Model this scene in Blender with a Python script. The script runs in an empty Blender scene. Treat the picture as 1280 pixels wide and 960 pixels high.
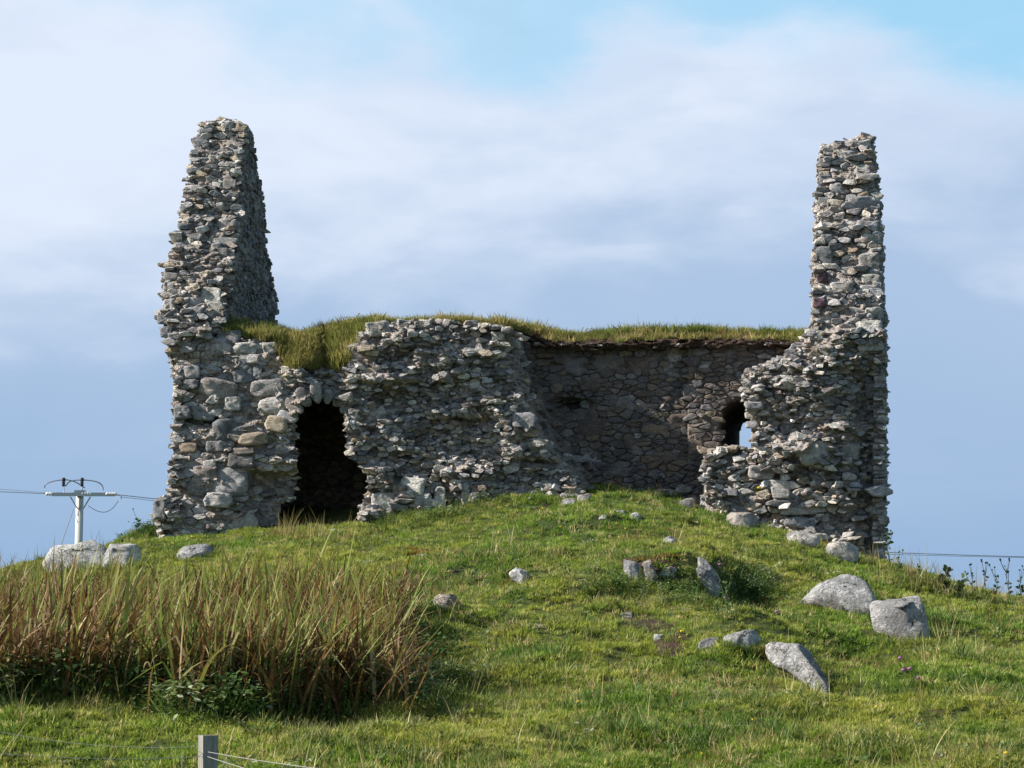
import bpy, bmesh, math, random
import numpy as np
from mathutils import Vector, noise as mnoise
R = math.radians
S = bpy.context.scene
COL = S.collection

# ------------------------------------------------------------------ camera
FPX = 3000.0                       # focal length in pixels of a 1280 px wide picture
PITCH = math.atan(370 / FPX)
CAM = np.array([0.0, 0.0, 1.6])
cd = bpy.data.cameras.new('camera'); cam = bpy.data.objects.new('camera', cd); COL.objects.link(cam)
cam.location = CAM; cam.rotation_euler = (math.pi / 2 + PITCH, 0, 0)
cd.sensor_width = 36; cd.lens = FPX / 1280 * 36; cd.clip_start = 0.1; cd.clip_end = 12000
S.camera = cam

# ------------------------------------------------------------------ light
SUN_AZ = 88.0      # from the viewing side towards the left, degrees
SUN_EL = 34.0
SUN_STRENGTH = 5.0
sd = np.array([-math.sin(R(SUN_AZ)) * math.cos(R(SUN_EL)), -math.cos(R(SUN_AZ)) * math.cos(R(SUN_EL)), math.sin(R(SUN_EL))])
sl = bpy.data.lights.new('sun', 'SUN'); sun = bpy.data.objects.new('sun', sl); COL.objects.link(sun)
sl.energy = SUN_STRENGTH; sl.angle = R(0.55); sl.color = (1.0, 0.915, 0.81)
sun.rotation_euler = Vector(sd).to_track_quat('Z', 'Y').to_euler(); sun.location = (-20, -10, 30)

W = bpy.data.worlds.new('World'); S.world = W; W.use_nodes = True
nt = W.node_tree; nt.nodes.clear()
def N(tree, typ, ins=None, **kw):
    n = tree.nodes.new(typ)
    for k, v in kw.items(): setattr(n, k, v)
    for k, v in (ins or {}).items():
        if isinstance(v, bpy.types.NodeSocket): tree.links.new(v, n.inputs[k])
        else: n.inputs[k].default_value = v
    return n
def M_(tree, op, a, b=0.0, c=None, clamp=False):
    ins = {0: a, 1: b}
    if c is not None: ins[2] = c
    return N(tree, 'ShaderNodeMath', ins, operation=op, use_clamp=clamp).outputs[0]
def MIX(tree, f, a, b, mode='MIX'):
    n = tree.nodes.new('ShaderNodeMix'); n.data_type = 'RGBA'; n.blend_type = mode; n.clamp_factor = True
    for i, v in ((0, f), (6, a), (7, b)):
        if isinstance(v, bpy.types.NodeSocket): tree.links.new(v, n.inputs[i])
        else:
            if i and len(v) == 3: v = (*v, 1)
            n.inputs[i].default_value = v
    return n.outputs[2]
def RAMP(tree, f, lo, hi, smooth=True):
    n = N(tree, 'ShaderNodeMapRange', {0: f, 1: lo, 2: hi, 3: 0.0, 4: 1.0})
    n.interpolation_type = 'SMOOTHSTEP' if smooth else 'LINEAR'; n.clamp = True if not smooth else n.clamp
    return n.outputs[0]

sky = N(nt, 'ShaderNodeTexSky', sky_type='NISHITA')
sky.sun_disc = False; sky.sun_elevation = R(SUN_EL)
sky.sun_rotation = math.atan2(sd[0], sd[1])
sky.air_density = 1.0; sky.dust_density = 0.6; sky.ozone_density = 1.5
tc = N(nt, 'ShaderNodeTexCoord')
sep = N(nt, 'ShaderNodeSeparateXYZ', {0: tc.outputs['Generated']})
x_, y_, z_ = sep.outputs
# flatten the direction onto a cloud deck so that clouds lie in long low bands
zz = M_(nt, 'ADD', M_(nt, 'ABSOLUTE', z_), 0.10)
cu = M_(nt, 'DIVIDE', x_, M_(nt, 'POWER', zz, 0.35)); cv = M_(nt, 'DIVIDE', y_, M_(nt, 'POWER', zz, 0.35))
cvec = N(nt, 'ShaderNodeCombineXYZ', {0: cu, 1: cv, 2: M_(nt, 'MULTIPLY', z_, 3.2)}).outputs[0]
def cloud(scale, off, detail=7.0, rough=0.55, dist=0.4):
    mp = N(nt, 'ShaderNodeMapping', {0: cvec, 1: off})
    return N(nt, 'ShaderNodeTexNoise', {'Vector': mp.outputs[0], 'Scale': scale, 'Detail': detail, 'Roughness': rough, 'Distortion': dist}).outputs['Fac']
n1 = cloud(4.2, (3.1, 0.2, 1.7), 5.0, 0.5); n2 = cloud(11.0, (8.3, 2.2, 0.4), 6.0, 0.5); n3 = cloud(5.0, (1.3, 7.2, 5.4), 5.0)
# white cloud: thicker over the left, thinning to blue at the upper right
wob = M_(nt, 'ADD', M_(nt, 'MULTIPLY', M_(nt, 'SUBTRACT', n1, 0.5), 0.34), M_(nt, 'MULTIPLY', M_(nt, 'SUBTRACT', n2, 0.5), 0.14))
el = M_(nt, 'ADD', z_, wob)
nish = MIX(nt, 1.0, sky.outputs[0], (0.95, 1.12, 1.02), 'MULTIPLY')
gap = RAMP(nt, M_(nt, 'ADD', M_(nt, 'ADD', z_, M_(nt, 'MULTIPLY', x_, 0.13)), M_(nt, 'MULTIPLY', wob, 0.42)), 0.236, 0.282)
blue = (3.9, 7.1, 9.7)
white = (7.5, 8.35, 9.8)
mid = (5.6, 6.8, 8.7)
bank = (4.2, 5.6, 7.75)
upper = MIX(nt, M_(nt, 'MULTIPLY', gap, M_(nt, 'ADD', 0.75, M_(nt, 'MULTIPLY', x_, 1.6), clamp=True)), white, MIX(nt, 0.9, nish, blue))
thin = RAMP(nt, M_(nt, 'ADD', n3, M_(nt, 'MULTIPLY', x_, 0.5)), 0.44, 0.68)
upper = MIX(nt, M_(nt, 'MULTIPLY', M_(nt, 'MULTIPLY', thin, 0.6), M_(nt, 'SUBTRACT', 1.0, gap)), upper, mid)
bz = M_(nt, 'ADD', M_(nt, 'ADD', z_, M_(nt, 'MULTIPLY', x_, -0.09)), M_(nt, 'MULTIPLY', wob, 0.55))
bankf = RAMP(nt, bz, 0.135, 0.225)
mixc = MIX(nt, bankf, bank, upper)
low = RAMP(nt, M_(nt, 'ADD', z_, M_(nt, 'MULTIPLY', wob, 0.3)), 0.02, 0.17)
mixc = MIX(nt, M_(nt, 'SUBTRACT', 1.0, low), mixc, (3.1, 4.7, 7.0))
high = RAMP(nt, M_(nt, 'ADD', z_, M_(nt, 'MULTIPLY', wob, 0.9)), 0.30, 0.50)
mixc = MIX(nt, M_(nt, 'MULTIPLY', high, 0.8), mixc, nish)
bg = N(nt, 'ShaderNodeBackground', {0: mixc, 1: 0.0505})
wo = N(nt, 'ShaderNodeOutputWorld', {0: bg.outputs[0]})
S.view_settings.view_transform = 'Standard'; S.view_settings.look = 'None'
S.view_settings.exposure = 1.0; S.view_settings.gamma = 1.0

# ------------------------------------------------------------------ numpy noise
_rs = np.random.RandomState(7); _P = _rs.permutation(256); _P = np.concatenate([_P, _P, _P]); _G = _rs.uniform(-1, 1, 256)
def vnoise(x, y, z=0.0):
    x = np.asarray(x, float); y = np.asarray(y, float); z = np.asarray(z, float) + x * 0
    xi = np.floor(x).astype(int); yi = np.floor(y).astype(int); zi = np.floor(z).astype(int)
    fx = x - xi; fy = y - yi; fz = z - zi
    fx = fx * fx * (3 - 2 * fx); fy = fy * fy * (3 - 2 * fy); fz = fz * fz * (3 - 2 * fz)
    def h(a, b, c): return _G[_P[_P[_P[a & 255] + (b & 255)] + (c & 255)]]
    def lx(b, c): return h(xi, b, c) * (1 - fx) + h(xi + 1, b, c) * fx
    def ly(c): return lx(yi, c) * (1 - fy) + lx(yi + 1, c) * fy
    return ly(zi) * (1 - fz) + ly(zi + 1) * fz
def fbm(x, y, z=0.0, o=4, g=0.5):
    s = 0; a = 1.0; t = 0
    for i in range(o):
        s = s + a * vnoise(x * 2 ** i + 17.3 * i, y * 2 ** i - 5.1 * i, np.asarray(z) * 2 ** i + 3.7 * i); t += a; a *= g
    return s / t
def ss(a, b, x):
    t = np.clip((x - a) / (b - a), 0, 1); return t * t * (3 - 2 * t)

# ------------------------------------------------------------------ object helpers
WL = {}
def tag(o, label=None, cat=None, group=None, kind=None):
    if label: o['label'] = label
    if cat: o['category'] = cat
    if group: o['group'] = group
    if kind: o['kind'] = kind
    return o
def empty(name, loc, parent=None):
    o = bpy.data.objects.new(name, None); COL.objects.link(o); o.empty_display_size = 0.2
    WL[o.name] = np.array(loc, float)
    if parent is not None:
        o.parent = parent; o.location = WL[o.name] - WL[parent.name]
    else: o.location = loc
    return o
def mesh(name, V, F, mat, parent=None, col=None, smooth=False, origin=None, mats=None, midx=None):
    V = np.asarray(V, float)
    if origin is None: origin = V.mean(0) if len(V) else np.zeros(3)
    origin = np.asarray(origin, float)
    me = bpy.data.meshes.new(name)
    if isinstance(F, np.ndarray) and F.ndim == 2:
        nf, k = F.shape
        me.vertices.add(len(V)); me.vertices.foreach_set('co', (V - origin).astype(np.float32).ravel())
        me.loops.add(nf * k); me.loops.foreach_set('vertex_index', F.astype(np.int32).ravel())
        me.polygons.add(nf); me.polygons.foreach_set('loop_start', np.arange(0, nf * k, k, dtype=np.int32))
        me.polygons.foreach_set('loop_total', np.full(nf, k, np.int32))
        me.update(calc_edges=True)
    else:
        me.from_pydata((V - origin).tolist(), [], [tuple(f) for f in F])
    if smooth is not False:
        sm = np.full(len(me.polygons), True) if smooth is True else np.asarray(smooth)
        me.polygons.foreach_set('use_smooth', sm)
    else: me.polygons.foreach_set('use_smooth', np.zeros(len(me.polygons), bool))
    if col is not None:
        col = np.asarray(col, float)
        if col.ndim == 1: col = np.tile(col, (len(V), 1))
        a = me.color_attributes.new('Col', 'FLOAT_COLOR', 'POINT')
        a.data.foreach_set('color', np.hstack([col, np.ones((len(V), 1))]).astype(np.float32).ravel())
    for m in (mats or [mat]): me.materials.append(m)
    if midx is not None: me.polygons.foreach_set('material_index', np.asarray(midx, np.int32))
    me.validate(clean_customdata=False)
    o = bpy.data.objects.new(name, me); COL.objects.link(o)
    WL[o.name] = origin
    if parent is not None:
        o.parent = parent; o.location = origin - WL[parent.name]
    else: o.location = origin
    return o
class Acc:
    def __init__(s): s.V = []; s.F = []; s.C = []; s.n = 0; s.S = []
    def add(s, V, F, c, smooth=False):
        V = np.asarray(V, float); s.V.append(V)
        s.F += [tuple(int(i) + s.n for i in f) for f in F]; s.S += [smooth] * len(F)
        c = np.asarray(c, float); s.C.append(np.tile(c, (len(V), 1)) if c.ndim == 1 else c); s.n += len(V)
    def build(s, name, mat, parent=None):
        return mesh(name, np.vstack(s.V), s.F, mat, parent, np.vstack(s.C), smooth=s.S)

# ------------------------------------------------------------------ materials
def new_mat(name):
    m = bpy.data.materials.new(name); m.use_nodes = True; t = m.node_tree; t.nodes.clear()
    b = N(t, 'ShaderNodeBsdfPrincipled'); o = N(t, 'ShaderNodeOutputMaterial', {0: b.outputs[0]})
    b.inputs['Roughness'].default_value = 0.9; b.inputs['Specular IOR Level'].default_value = 0.25
    return m, t, b, o
def NOI(t, sc, det=5, rough=0.55, vec=None, dist=0.0):
    return N(t, 'ShaderNodeTexNoise', {'Vector': vec, 'Scale': sc, 'Detail': det, 'Roughness': rough, 'Distortion': dist})
def stone_mat(name, lichen=0.5, orange=0.1, bump=0.02, use_col=True, base=(0.3, 0.3, 0.3), veins=0.0, gain=1.0, bed=4.5):
    m, t, b, o = new_mat(name)
    g = N(t, 'ShaderNodeNewGeometry').outputs['Position']
    if use_col: c = N(t, 'ShaderNodeAttribute', attribute_name='Col').outputs['Color']
    else: c = N(t, 'ShaderNodeRGB').outputs[0]; t.nodes[-1].outputs[0].default_value = (*base, 1)
    a1 = NOI(t, 9, 6, .65, g).outputs['Fac']; a2 = NOI(t, 42, 6, .8, g).outputs['Fac']
    st = N(t, 'ShaderNodeMapping', {0: g, 3: (1, 1, bed)}).outputs[0]
    a3 = NOI(t, 14, 5, .65, st, 0.6).outputs['Fac']
    k = M_(t, 'MULTIPLY', M_(t, 'ADD', M_(t, 'MULTIPLY', a1, 1.5), 0.25), M_(t, 'ADD', M_(t, 'MULTIPLY', a2, 3.0), -0.46))
    k = M_(t, 'MAXIMUM', M_(t, 'MULTIPLY', k, M_(t, 'ADD', M_(t, 'MULTIPLY', a3, 0.9), 0.55)), 0.18)
    k = M_(t, 'MULTIPLY', k, gain)
    kc = N(t, 'ShaderNodeCombineXYZ', {0: k, 1: k, 2: k}).outputs[0]
    c = MIX(t, 1.0, c, kc, 'MULTIPLY')
    l1 = NOI(t, 17, 6, .72, g, 0.3).outputs['Fac']
    f = M_(t, 'MULTIPLY', RAMP(t, l1, 0.56, 0.66), lichen)
    c = MIX(t, f, c, (0.44, 0.44, 0.41))
    l2 = NOI(t, 6.5, 6, .75, N(t, 'ShaderNodeMapping', {0: g, 1: (9, 3, 5)}).outputs[0]).outputs['Fac']
    c = MIX(t, M_(t, 'MULTIPLY', RAMP(t, l2, 0.60, 0.70), orange), c, (0.30, 0.20, 0.07))
    d1 = NOI(t, 4.0, 5, .7, N(t, 'ShaderNodeMapping', {0: g, 1: (2, 8, 1)}).outputs[0]).outputs['Fac']
    c = MIX(t, M_(t, 'MULTIPLY', RAMP(t, d1, 0.48, 0.68), 0.6), c, (0.06, 0.058, 0.055))
    t.links.new(c, b.inputs['Base Color'])
    h = M_(t, 'ADD', M_(t, 'MULTIPLY', a1, 1.0), M_(t, 'MULTIPLY', a2, 0.5))
    h = M_(t, 'ADD', h, M_(t, 'MULTIPLY', a3, 1.0))
    vo = N(t, 'ShaderNodeTexVoronoi', {'Vector': st, 'Scale': 7.0}, feature='DISTANCE_TO_EDGE').outputs['Distance']
    h = M_(t, 'ADD', h, M_(t, 'MULTIPLY', M_(t, 'MINIMUM', vo, 0.06), 6.0 * veins))
    bp = N(t, 'ShaderNodeBump', {'Height': h, 'Distance': bump, 'Strength': 1.0})
    t.links.new(bp.outputs[0], b.inputs['Normal'])
    return m
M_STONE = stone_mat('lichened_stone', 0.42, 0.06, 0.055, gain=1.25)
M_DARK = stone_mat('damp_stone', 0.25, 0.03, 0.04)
M_MORTAR = stone_mat('lime_mortar', 0.22, 0.06, 0.08, gain=1.12)
def _cracks(m):
    t = m.node_tree; b = [n for n in t.nodes if n.type == 'BSDF_PRINCIPLED'][0]; c = b.inputs['Base Color'].links[0].from_socket
    g = N(t, 'ShaderNodeNewGeometry').outputs['Position']; w = NOI(t, 5, 4, .6, g).outputs['Color']
    v = N(t, 'ShaderNodeVectorMath', {0: g, 1: N(t, 'ShaderNodeVectorMath', {0: w, 3: .35}, operation='SCALE').outputs[0]}, operation='ADD').outputs[0]
    v = N(t, 'ShaderNodeMapping', {0: v, 2: (.3, .5, .4), 3: (1.0, 1.0, 1.9)}).outputs[0]
    e = N(t, 'ShaderNodeTexVoronoi', {'Vector': v, 'Scale': 3.3}, feature='DISTANCE_TO_EDGE').outputs['Distance']
    k = M_(t, 'MULTIPLY', M_(t, 'SUBTRACT', 1.0, RAMP(t, e, .006, .035)), RAMP(t, NOI(t, 3, 3, .5, g).outputs['Fac'], .42, .55))
    l = NOI(t, 3.2, 6, .7, N(t, 'ShaderNodeMapping', {0: g, 1: (4, 1, 9)}).outputs[0]).outputs['Fac']
    c = MIX(t, M_(t, 'MULTIPLY', RAMP(t, l, .47, .56), .75), c, (.17, .175, .18)); c = MIX(t, M_(t, 'MULTIPLY', k, .85), c, (.05, .045, .04))
    t.links.new(c, b.inputs['Base Color']); return m
M_ROCK = stone_mat('outcrop_rock', 0.6, 0.16, 0.045, veins=0.1, bed=1.5); _cracks(M_ROCK)

def simple_mat(name, col, rough=0.8, sc=20, var=0.4, bump=0.0, metal=0.0, use_col=False, stretch=None):
    m, t, b, o = new_mat(name)
    g = N(t, 'ShaderNodeNewGeometry').outputs['Position']
    if stretch: g = N(t, 'ShaderNodeMapping', {0: g, 3: stretch}).outputs[0]
    a = NOI(t, sc, 6, .65, g).outputs['Fac']
    k = M_(t, 'ADD', M_(t, 'MULTIPLY', a, 2 * var), 1 - var)
    kc = N(t, 'ShaderNodeCombineXYZ', {0: k, 1: k, 2: k}).outputs[0]
    if use_col: c0 = N(t, 'ShaderNodeAttribute', attribute_name='Col').outputs['Color']
    else: c0 = (*col, 1)
    t.links.new(MIX(t, 1.0, c0, kc, 'MULTIPLY'), b.inputs['Base Color'])
    b.inputs['Roughness'].default_value = rough; b.inputs['Metallic'].default_value = metal
    if bump: t.links.new(N(t, 'ShaderNodeBump', {'Height': a, 'Distance': bump}).outputs[0], b.inputs['Normal'])
    return m
M_SOIL = simple_mat('peaty_soil', (0.065, 0.042, 0.032), 0.95, 14, 0.8, 0.12)
M_WOODP = simple_mat('weathered_post_wood', (0.27, 0.26, 0.235), 0.9, 55, 0.85, 0.02, stretch=(1, 1, 0.08))
M_POLE = simple_mat('pale_pole_wood', (0.50, 0.50, 0.475), 0.8, 12, 0.4, 0.004, stretch=(1, 1, 0.1))
M_STEEL = simple_mat('galvanised_steel', (0.42, 0.43, 0.45), 0.5, 30, 0.2, 0, 0.3)
M_PORC = simple_mat('pale_insulator', (0.66, 0.66, 0.66), 0.3, 30, 0.1)
M_INSD = simple_mat('dark_insulator', (0.035, 0.03, 0.04), 0.35, 30, 0.1)
M_WIRE = simple_mat('wire_metal', (0.16, 0.17, 0.19), 0.5, 30, 0.1)
M_FWIRE = simple_mat('fence_wire_metal', (0.26, 0.26, 0.26), 0.5, 30, 0.1)

def leaf_mat(name, cols, trans=0.35, pscale=0.55, use_col=False, tipdry=None):
    """leafy material: patchy colour by place, tone by instance, light passing through"""
    m, t, b, o = new_mat(name)
    g = N(t, 'ShaderNodeNewGeometry').outputs['Position']
    if use_col: c = N(t, 'ShaderNodeAttribute', attribute_name='Col').outputs['Color']
    else:
        p1 = NOI(t, pscale, 5, .62, g).outputs['Fac']; p2 = NOI(t, pscale * 4.3, 4, .6, g).outputs['Fac']
        inst = N(t, 'ShaderNodeAttribute', attribute_name='tone', attribute_type='INSTANCER').outputs['Fac']
        c = MIX(t, RAMP(t, p1, 0.40, 0.62), cols[0], cols[1])
        c = MIX(t, M_(t, 'MULTIPLY', RAMP(t, p2, 0.48, 0.68), 0.8), c, cols[2])
        c = MIX(t, RAMP(t, inst, 0.78, 1.0), c, cols[3])
        k = M_(t, 'ADD', M_(t, 'MULTIPLY', inst, 0.7), 0.62)
        c = MIX(t, 1.0, c, N(t, 'ShaderNodeCombineXYZ', {0: k, 1: k, 2: k}).outputs[0], 'MULTIPLY')
    t.links.new(c, b.inputs['Base Color']); b.inputs['Roughness'].default_value = 0.6
    tr = N(t, 'ShaderNodeBsdfTranslucent', {0: c})
    mx = N(t, 'ShaderNodeMixShader', {0: trans, 1: b.outputs[0], 2: tr.outputs[0]})
    t.links.new(mx.outputs[0], o.inputs[0])
    return m
M_GRASS = leaf_mat('grass_blades', [(0.18, 0.29, 0.038), (0.35, 0.38, 0.065), (0.12, 0.19, 0.033), (0.44, 0.39, 0.17)], 0.45)
M_GRASSD = leaf_mat('rank_grass', [(0.085, 0.16, 0.03), (0.17, 0.22, 0.045), (0.06, 0.11, 0.026), (0.30, 0.27, 0.11)], 0.35)
M_STRAW = leaf_mat('straw_grass', [(0.36, 0.29, 0.12), (0.27, 0.25, 0.09), (0.30, 0.17, 0.07), (0.48, 0.42, 0.24)], 0.35)
M_TURF = leaf_mat('wall_turf', [(0.20, 0.24, 0.055), (0.30, 0.28, 0.09), (0.17, 0.17, 0.055), (0.46, 0.37, 0.18)], 0.4, 1.2)
M_HERB = leaf_mat('herb_leaves', [(0.07, 0.14, 0.035), (0.13, 0.18, 0.05), (0.05, 0.09, 0.03), (0.26, 0.30, 0.20)], 0.3, 1.4)
M_REED = leaf_mat('iris_leaves', None, 0.32, use_col=True)
M_WEED = leaf_mat('weed_leaf', None, 0.25, use_col=True)
M_PETAL = leaf_mat('petals', None, 0.3, use_col=True)

mg, t, b, o = new_mat('ground_cover')
g = N(t, 'ShaderNodeNewGeometry').outputs['Position']
p1 = NOI(t, 0.55, 5, .62, g).outputs['Fac']; p2 = NOI(t, 6, 6, .7, g).outputs['Fac']; p3 = NOI(t, 40, 5, .7, g).outputs['Fac']
c = MIX(t, RAMP(t, p1, .4, .62), (0.06, 0.10, 0.02), (0.10, 0.125, 0.03))
c = MIX(t, RAMP(t, p2, .5, .7), c, (0.085, 0.055, 0.03))
k = M_(t, 'ADD', M_(t, 'MULTIPLY', p3, 1.2), 0.4)
c = MIX(t, 1.0, c, N(t, 'ShaderNodeCombineXYZ', {0: k, 1: k, 2: k}).outputs[0], 'MULTIPLY')
t.links.new(c, b.inputs['Base Color'])
t.links.new(N(t, 'ShaderNodeBump', {'Height': M_(t, 'ADD', p2, p3), 'Distance': 0.08}).outputs[0], b.inputs['Normal'])
M_GROUND = mg

# ------------------------------------------------------------------ where a line of sight meets the place
FW = np.array([0, math.cos(PITCH), math.sin(PITCH)]); UP = np.array([0, -math.sin(PITCH), math.cos(PITCH)])
def ray(px, py):
    px = np.asarray(px, float); py = np.asarray(py, float)
    return FW * FPX + np.stack([px - 640, px * 0, px * 0], -1) - (py - 480)[..., None] * UP
def at(px, py, Y):
    d = ray(px, py); return CAM + d * (np.asarray(Y, float) / d[..., 1])[..., None]
def proj(P):
    q = np.asarray(P, float) - CAM; dep = q @ FW
    return 640 + q[..., 0] / dep * FPX, 480 - (q @ UP) / dep * FPX
YAW = math.atan(440 / FPX)
Uv = np.array([math.cos(YAW), -math.sin(YAW), 0]); Vv = np.array([math.sin(YAW), math.cos(YAW), 0])
O0 = at(215, 650, 33.5); O0[2] = 0
def wall_pt(px, py, D):
    d = ray(px, py); t_ = (np.asarray(D, float) + (O0 - CAM) @ Vv) / (d @ Vv); return CAM + d * t_[..., None]
def suv(P):
    q = P - O0; return q @ Uv, q @ Vv, P[..., 2]
def from_s(s, D, z):
    s = np.asarray(s, float); D = np.asarray(D, float); z = np.asarray(z, float)
    q = O0 + s[..., None] * Uv + D[..., None] * Vv; q = q.copy(); q[..., 2] = z; return q

# ------------------------------------------------------------------ ground
ctl = []
for x, y, z in [(-12, -5, 0), (0, -5, 0), (12, -5, 0), (-12, 6, 0), (0, 6, 0), (12, 6, 0), (-7, 13.5, .2), (-1.7, 13.5, .2), (2, 13.5, .2), (7, 13.5, .2)]: ctl.append((x, y, z))
for px, lst in {
    -150: [(960, 17), (885, 18.7), (835, 23), (775, 28), (745, 34)],
    0: [(960, 17), (885, 18.7), (832, 23), (768, 28), (722, 34)],
    110: [(705, 35.5), (700, 38)],
    230: [(960, 17), (885, 18.7), (832, 23), (752, 28), (668, 33.0), (655, 36)],
    400: [(960, 17), (888, 18.7), (828, 23), (740, 27.5), (668, 33.2)],
    560: [(960, 17), (875, 20), (790, 23.5), (712, 27.5), (642, 33.0)],
    740: [(960, 17), (870, 20.2), (775, 24), (690, 28), (606, 34.2)],
    860: [(632, 33.0)],
    960: [(960, 17), (868, 20.4), (783, 24), (710, 28), (660, 31.6)],
    1100: [(960, 17), (868, 20.5), (795, 24), (742, 28), (706, 31.8)],
    1280: [(960, 17), (870, 20.5), (802, 24.5), (752, 29.5)],
    1450: [(960, 17), (880, 20.5), (815, 24.5), (775, 29)]}.items():
    for py, Y in lst:
        p = at(px, py, Y); ctl.append((p[0], p[1], p[2]))
for x, y, z in [(6.6, 36, 2.0), (4, 38, 2.6), (0, 40, 3.0), (-4, 41, 2.9), (-8, 40, 2.6), (8, 40, 0.9), (0, 46, 1.2), (-9, 46, 1.2), (9, 46, -0.2), (-14, 36, 2.4), (13, 34, 1.0)]: ctl.append((x, y, z))
ctl = np.array(ctl)
def _tps(r): return np.where(r > 1e-9, r * r * np.log(r + 1e-12), 0)
n = len(ctl); A = np.zeros((n + 3, n + 3)); dd = np.hypot(ctl[:, None, 0] - ctl[None, :, 0], ctl[:, None, 1] - ctl[None, :, 1])
A[:n, :n] = _tps(dd) + np.eye(n) * 0.6; A[:n, n] = 1; A[:n, n + 1:] = ctl[:, :2]; A[n:, :n] = A[:n, n:].T
TW = np.linalg.solve(A, np.concatenate([ctl[:, 2], [0, 0, 0]]))
def base_h(x, y):
    x = np.asarray(x, float); y = np.asarray(y, float); sh = np.broadcast(x, y).shape
    xf = np.broadcast_to(x, sh).ravel(); yf = np.broadcast_to(y, sh).ravel(); out = np.empty(len(xf))
    for i in range(0, len(xf), 20000):
        xc = np.clip(xf[i:i + 20000], -15, 15); yc = np.clip(yf[i:i + 20000], -5, 46)
        r = np.hypot(xc[:, None] - ctl[None, :, 0], yc[:, None] - ctl[None, :, 1])
        out[i:i + 20000] = _tps(r) @ TW[:n] + TW[n] + TW[n + 1] * xc + TW[n + 2] * yc
    return out.reshape(sh)
FEAT = []; STEPS = []
def ground_h(x, y):
    x = np.asarray(x, float); y = np.asarray(y, float)
    h = base_h(x, y)
    w = np.maximum(ss(42, 60, y), ss(10, 26, np.abs(x - 0.0)) * ss(14, 40, y)); w = np.maximum(w, ss(-3, -12, y))
    far = -1.3 + 0.5 * fbm(x / 60, y / 60) * ss(40, 120, y)
    far = np.where(y < 5, 0, far)
    h = h * (1 - w) + far * w
    near = 1 - ss(50, 70, y)
    amp = near * ss(10, 16, y)
    h = h + amp * (0.15 * fbm(x / 1.5, y / 1.6, 3.3, 3) + 0.11 * fbm(x / .45, y / .45, 1.3, 3))
    for (cx, cy, sx, a) in STEPS:
        h = h + a * (1 / (1 + np.exp(-(y - cy - .25 * (x - cx) ** 2) / .07))) * np.exp(-((x - cx) / sx) ** 4) * np.exp(-(np.maximum(0, y - cy) / 1.3) ** 2)
    for (cx, cy, sx, sy, a, ang) in FEAT:
        dx = x - cx; dy = y - cy; c_, s_ = math.cos(ang), math.sin(ang)
        ux = (dx * c_ + dy * s_) / sx; uy = (-dx * s_ + dy * c_) / sy
        h = h + a * np.exp(-(ux ** 2 + uy ** 2) ** 1.5)
    return h
def hit(px, py, lo=12.0, hi=60.0):
    Y = np.arange(lo, hi, 0.05); P = at(np.full(len(Y), float(px)), np.full(len(Y), float(py)), Y)
    g_ = ground_h(P[:, 0], P[:, 1]); under = P[:, 2] < g_
    k_ = np.argmax(under) if under.any() else int(np.argmin(P[:int(22 / .05), 2] - g_[:int(22 / .05)]))
    return np.array([P[k_, 0], P[k_, 1], g_[k_]])
def feat(px, py, sx, sy, a, ang=0):
    p = hit(px, py)
    if p is not None: F_NEW.append((p[0], p[1], sx, sy, a, ang))
F_NEW = []
feat(815, 700, .75, .38, .12); feat(880, 705, .35, .5, .12)
feat(935, 740, .45, .7, -.28); feat(720, 735, .7, .4, .10)
feat(940, 830, .75, .75, .26); feat(1085, 820, .5, .8, -.22)
feat(1060, 765, .7, .5, .12); feat(1230, 800, .6, .5, -.15)
feat(640, 640, .5, .35, .12); feat(600, 860, .9, .7, -.10); feat(560, 780, .8, .4, .08)
feat(215, 668, .6, .4, .10); feat(690, 800, .7, .3, .10); feat(790, 775, .5, .25, .12)
feat(420, 900, 1.0, .4, -.10); feat(1150, 900, 1.0, .5, .10)
_a = hit(838, 735); _b = hit(980, 838); _c = hit(640, 730)
FEAT = F_NEW; STEPS = [(_a[0], _a[1], .66, .34), (_c[0], _c[1], .5, .12)]
for _x, _y, _w, _h in ((700, 665, .9, .11), (560, 722, .6, .10), (960, 790, .5, .14), (520, 800, .6, .10), (700, 835, .9, .10), (1150, 870, .9, .10), (900, 900, .9, .08)):
    _p = hit(_x, _y); STEPS.append((_p[0], _p[1], _w, _h))


def axis(dense_lo, dense_hi, step, lo, hi):
    a = list(np.arange(dense_lo, dense_hi + 1e-6, step)); s = step; v = a[-1]
    while v < hi: s *= 1.35; v += s; a.append(min(v, hi))
    s = step; v = a[0]
    while v > lo: s *= 1.35; v -= s; a.insert(0, max(v, lo))
    return np.array(a)
gx = axis(-9.5, 9.5, 0.11, -4000, 4000); gy = axis(11, 42, 0.11, -300, 9000)
X, Y = np.meshgrid(gx, gy); Z = ground_h(X, Y)
nx, ny = len(gx), len(gy); idx = np.arange(nx * ny).reshape(ny, nx)
F = np.stack([idx[:-1, :-1], idx[:-1, 1:], idx[1:, 1:], idx[1:, :-1]], -1).reshape(-1, 4)
ground = mesh('ground', np.stack([X, Y, Z], -1).reshape(-1, 3), F, M_GROUND, smooth=True, origin=(0, 0, 0))
tag(ground, kind='structure')

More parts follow.
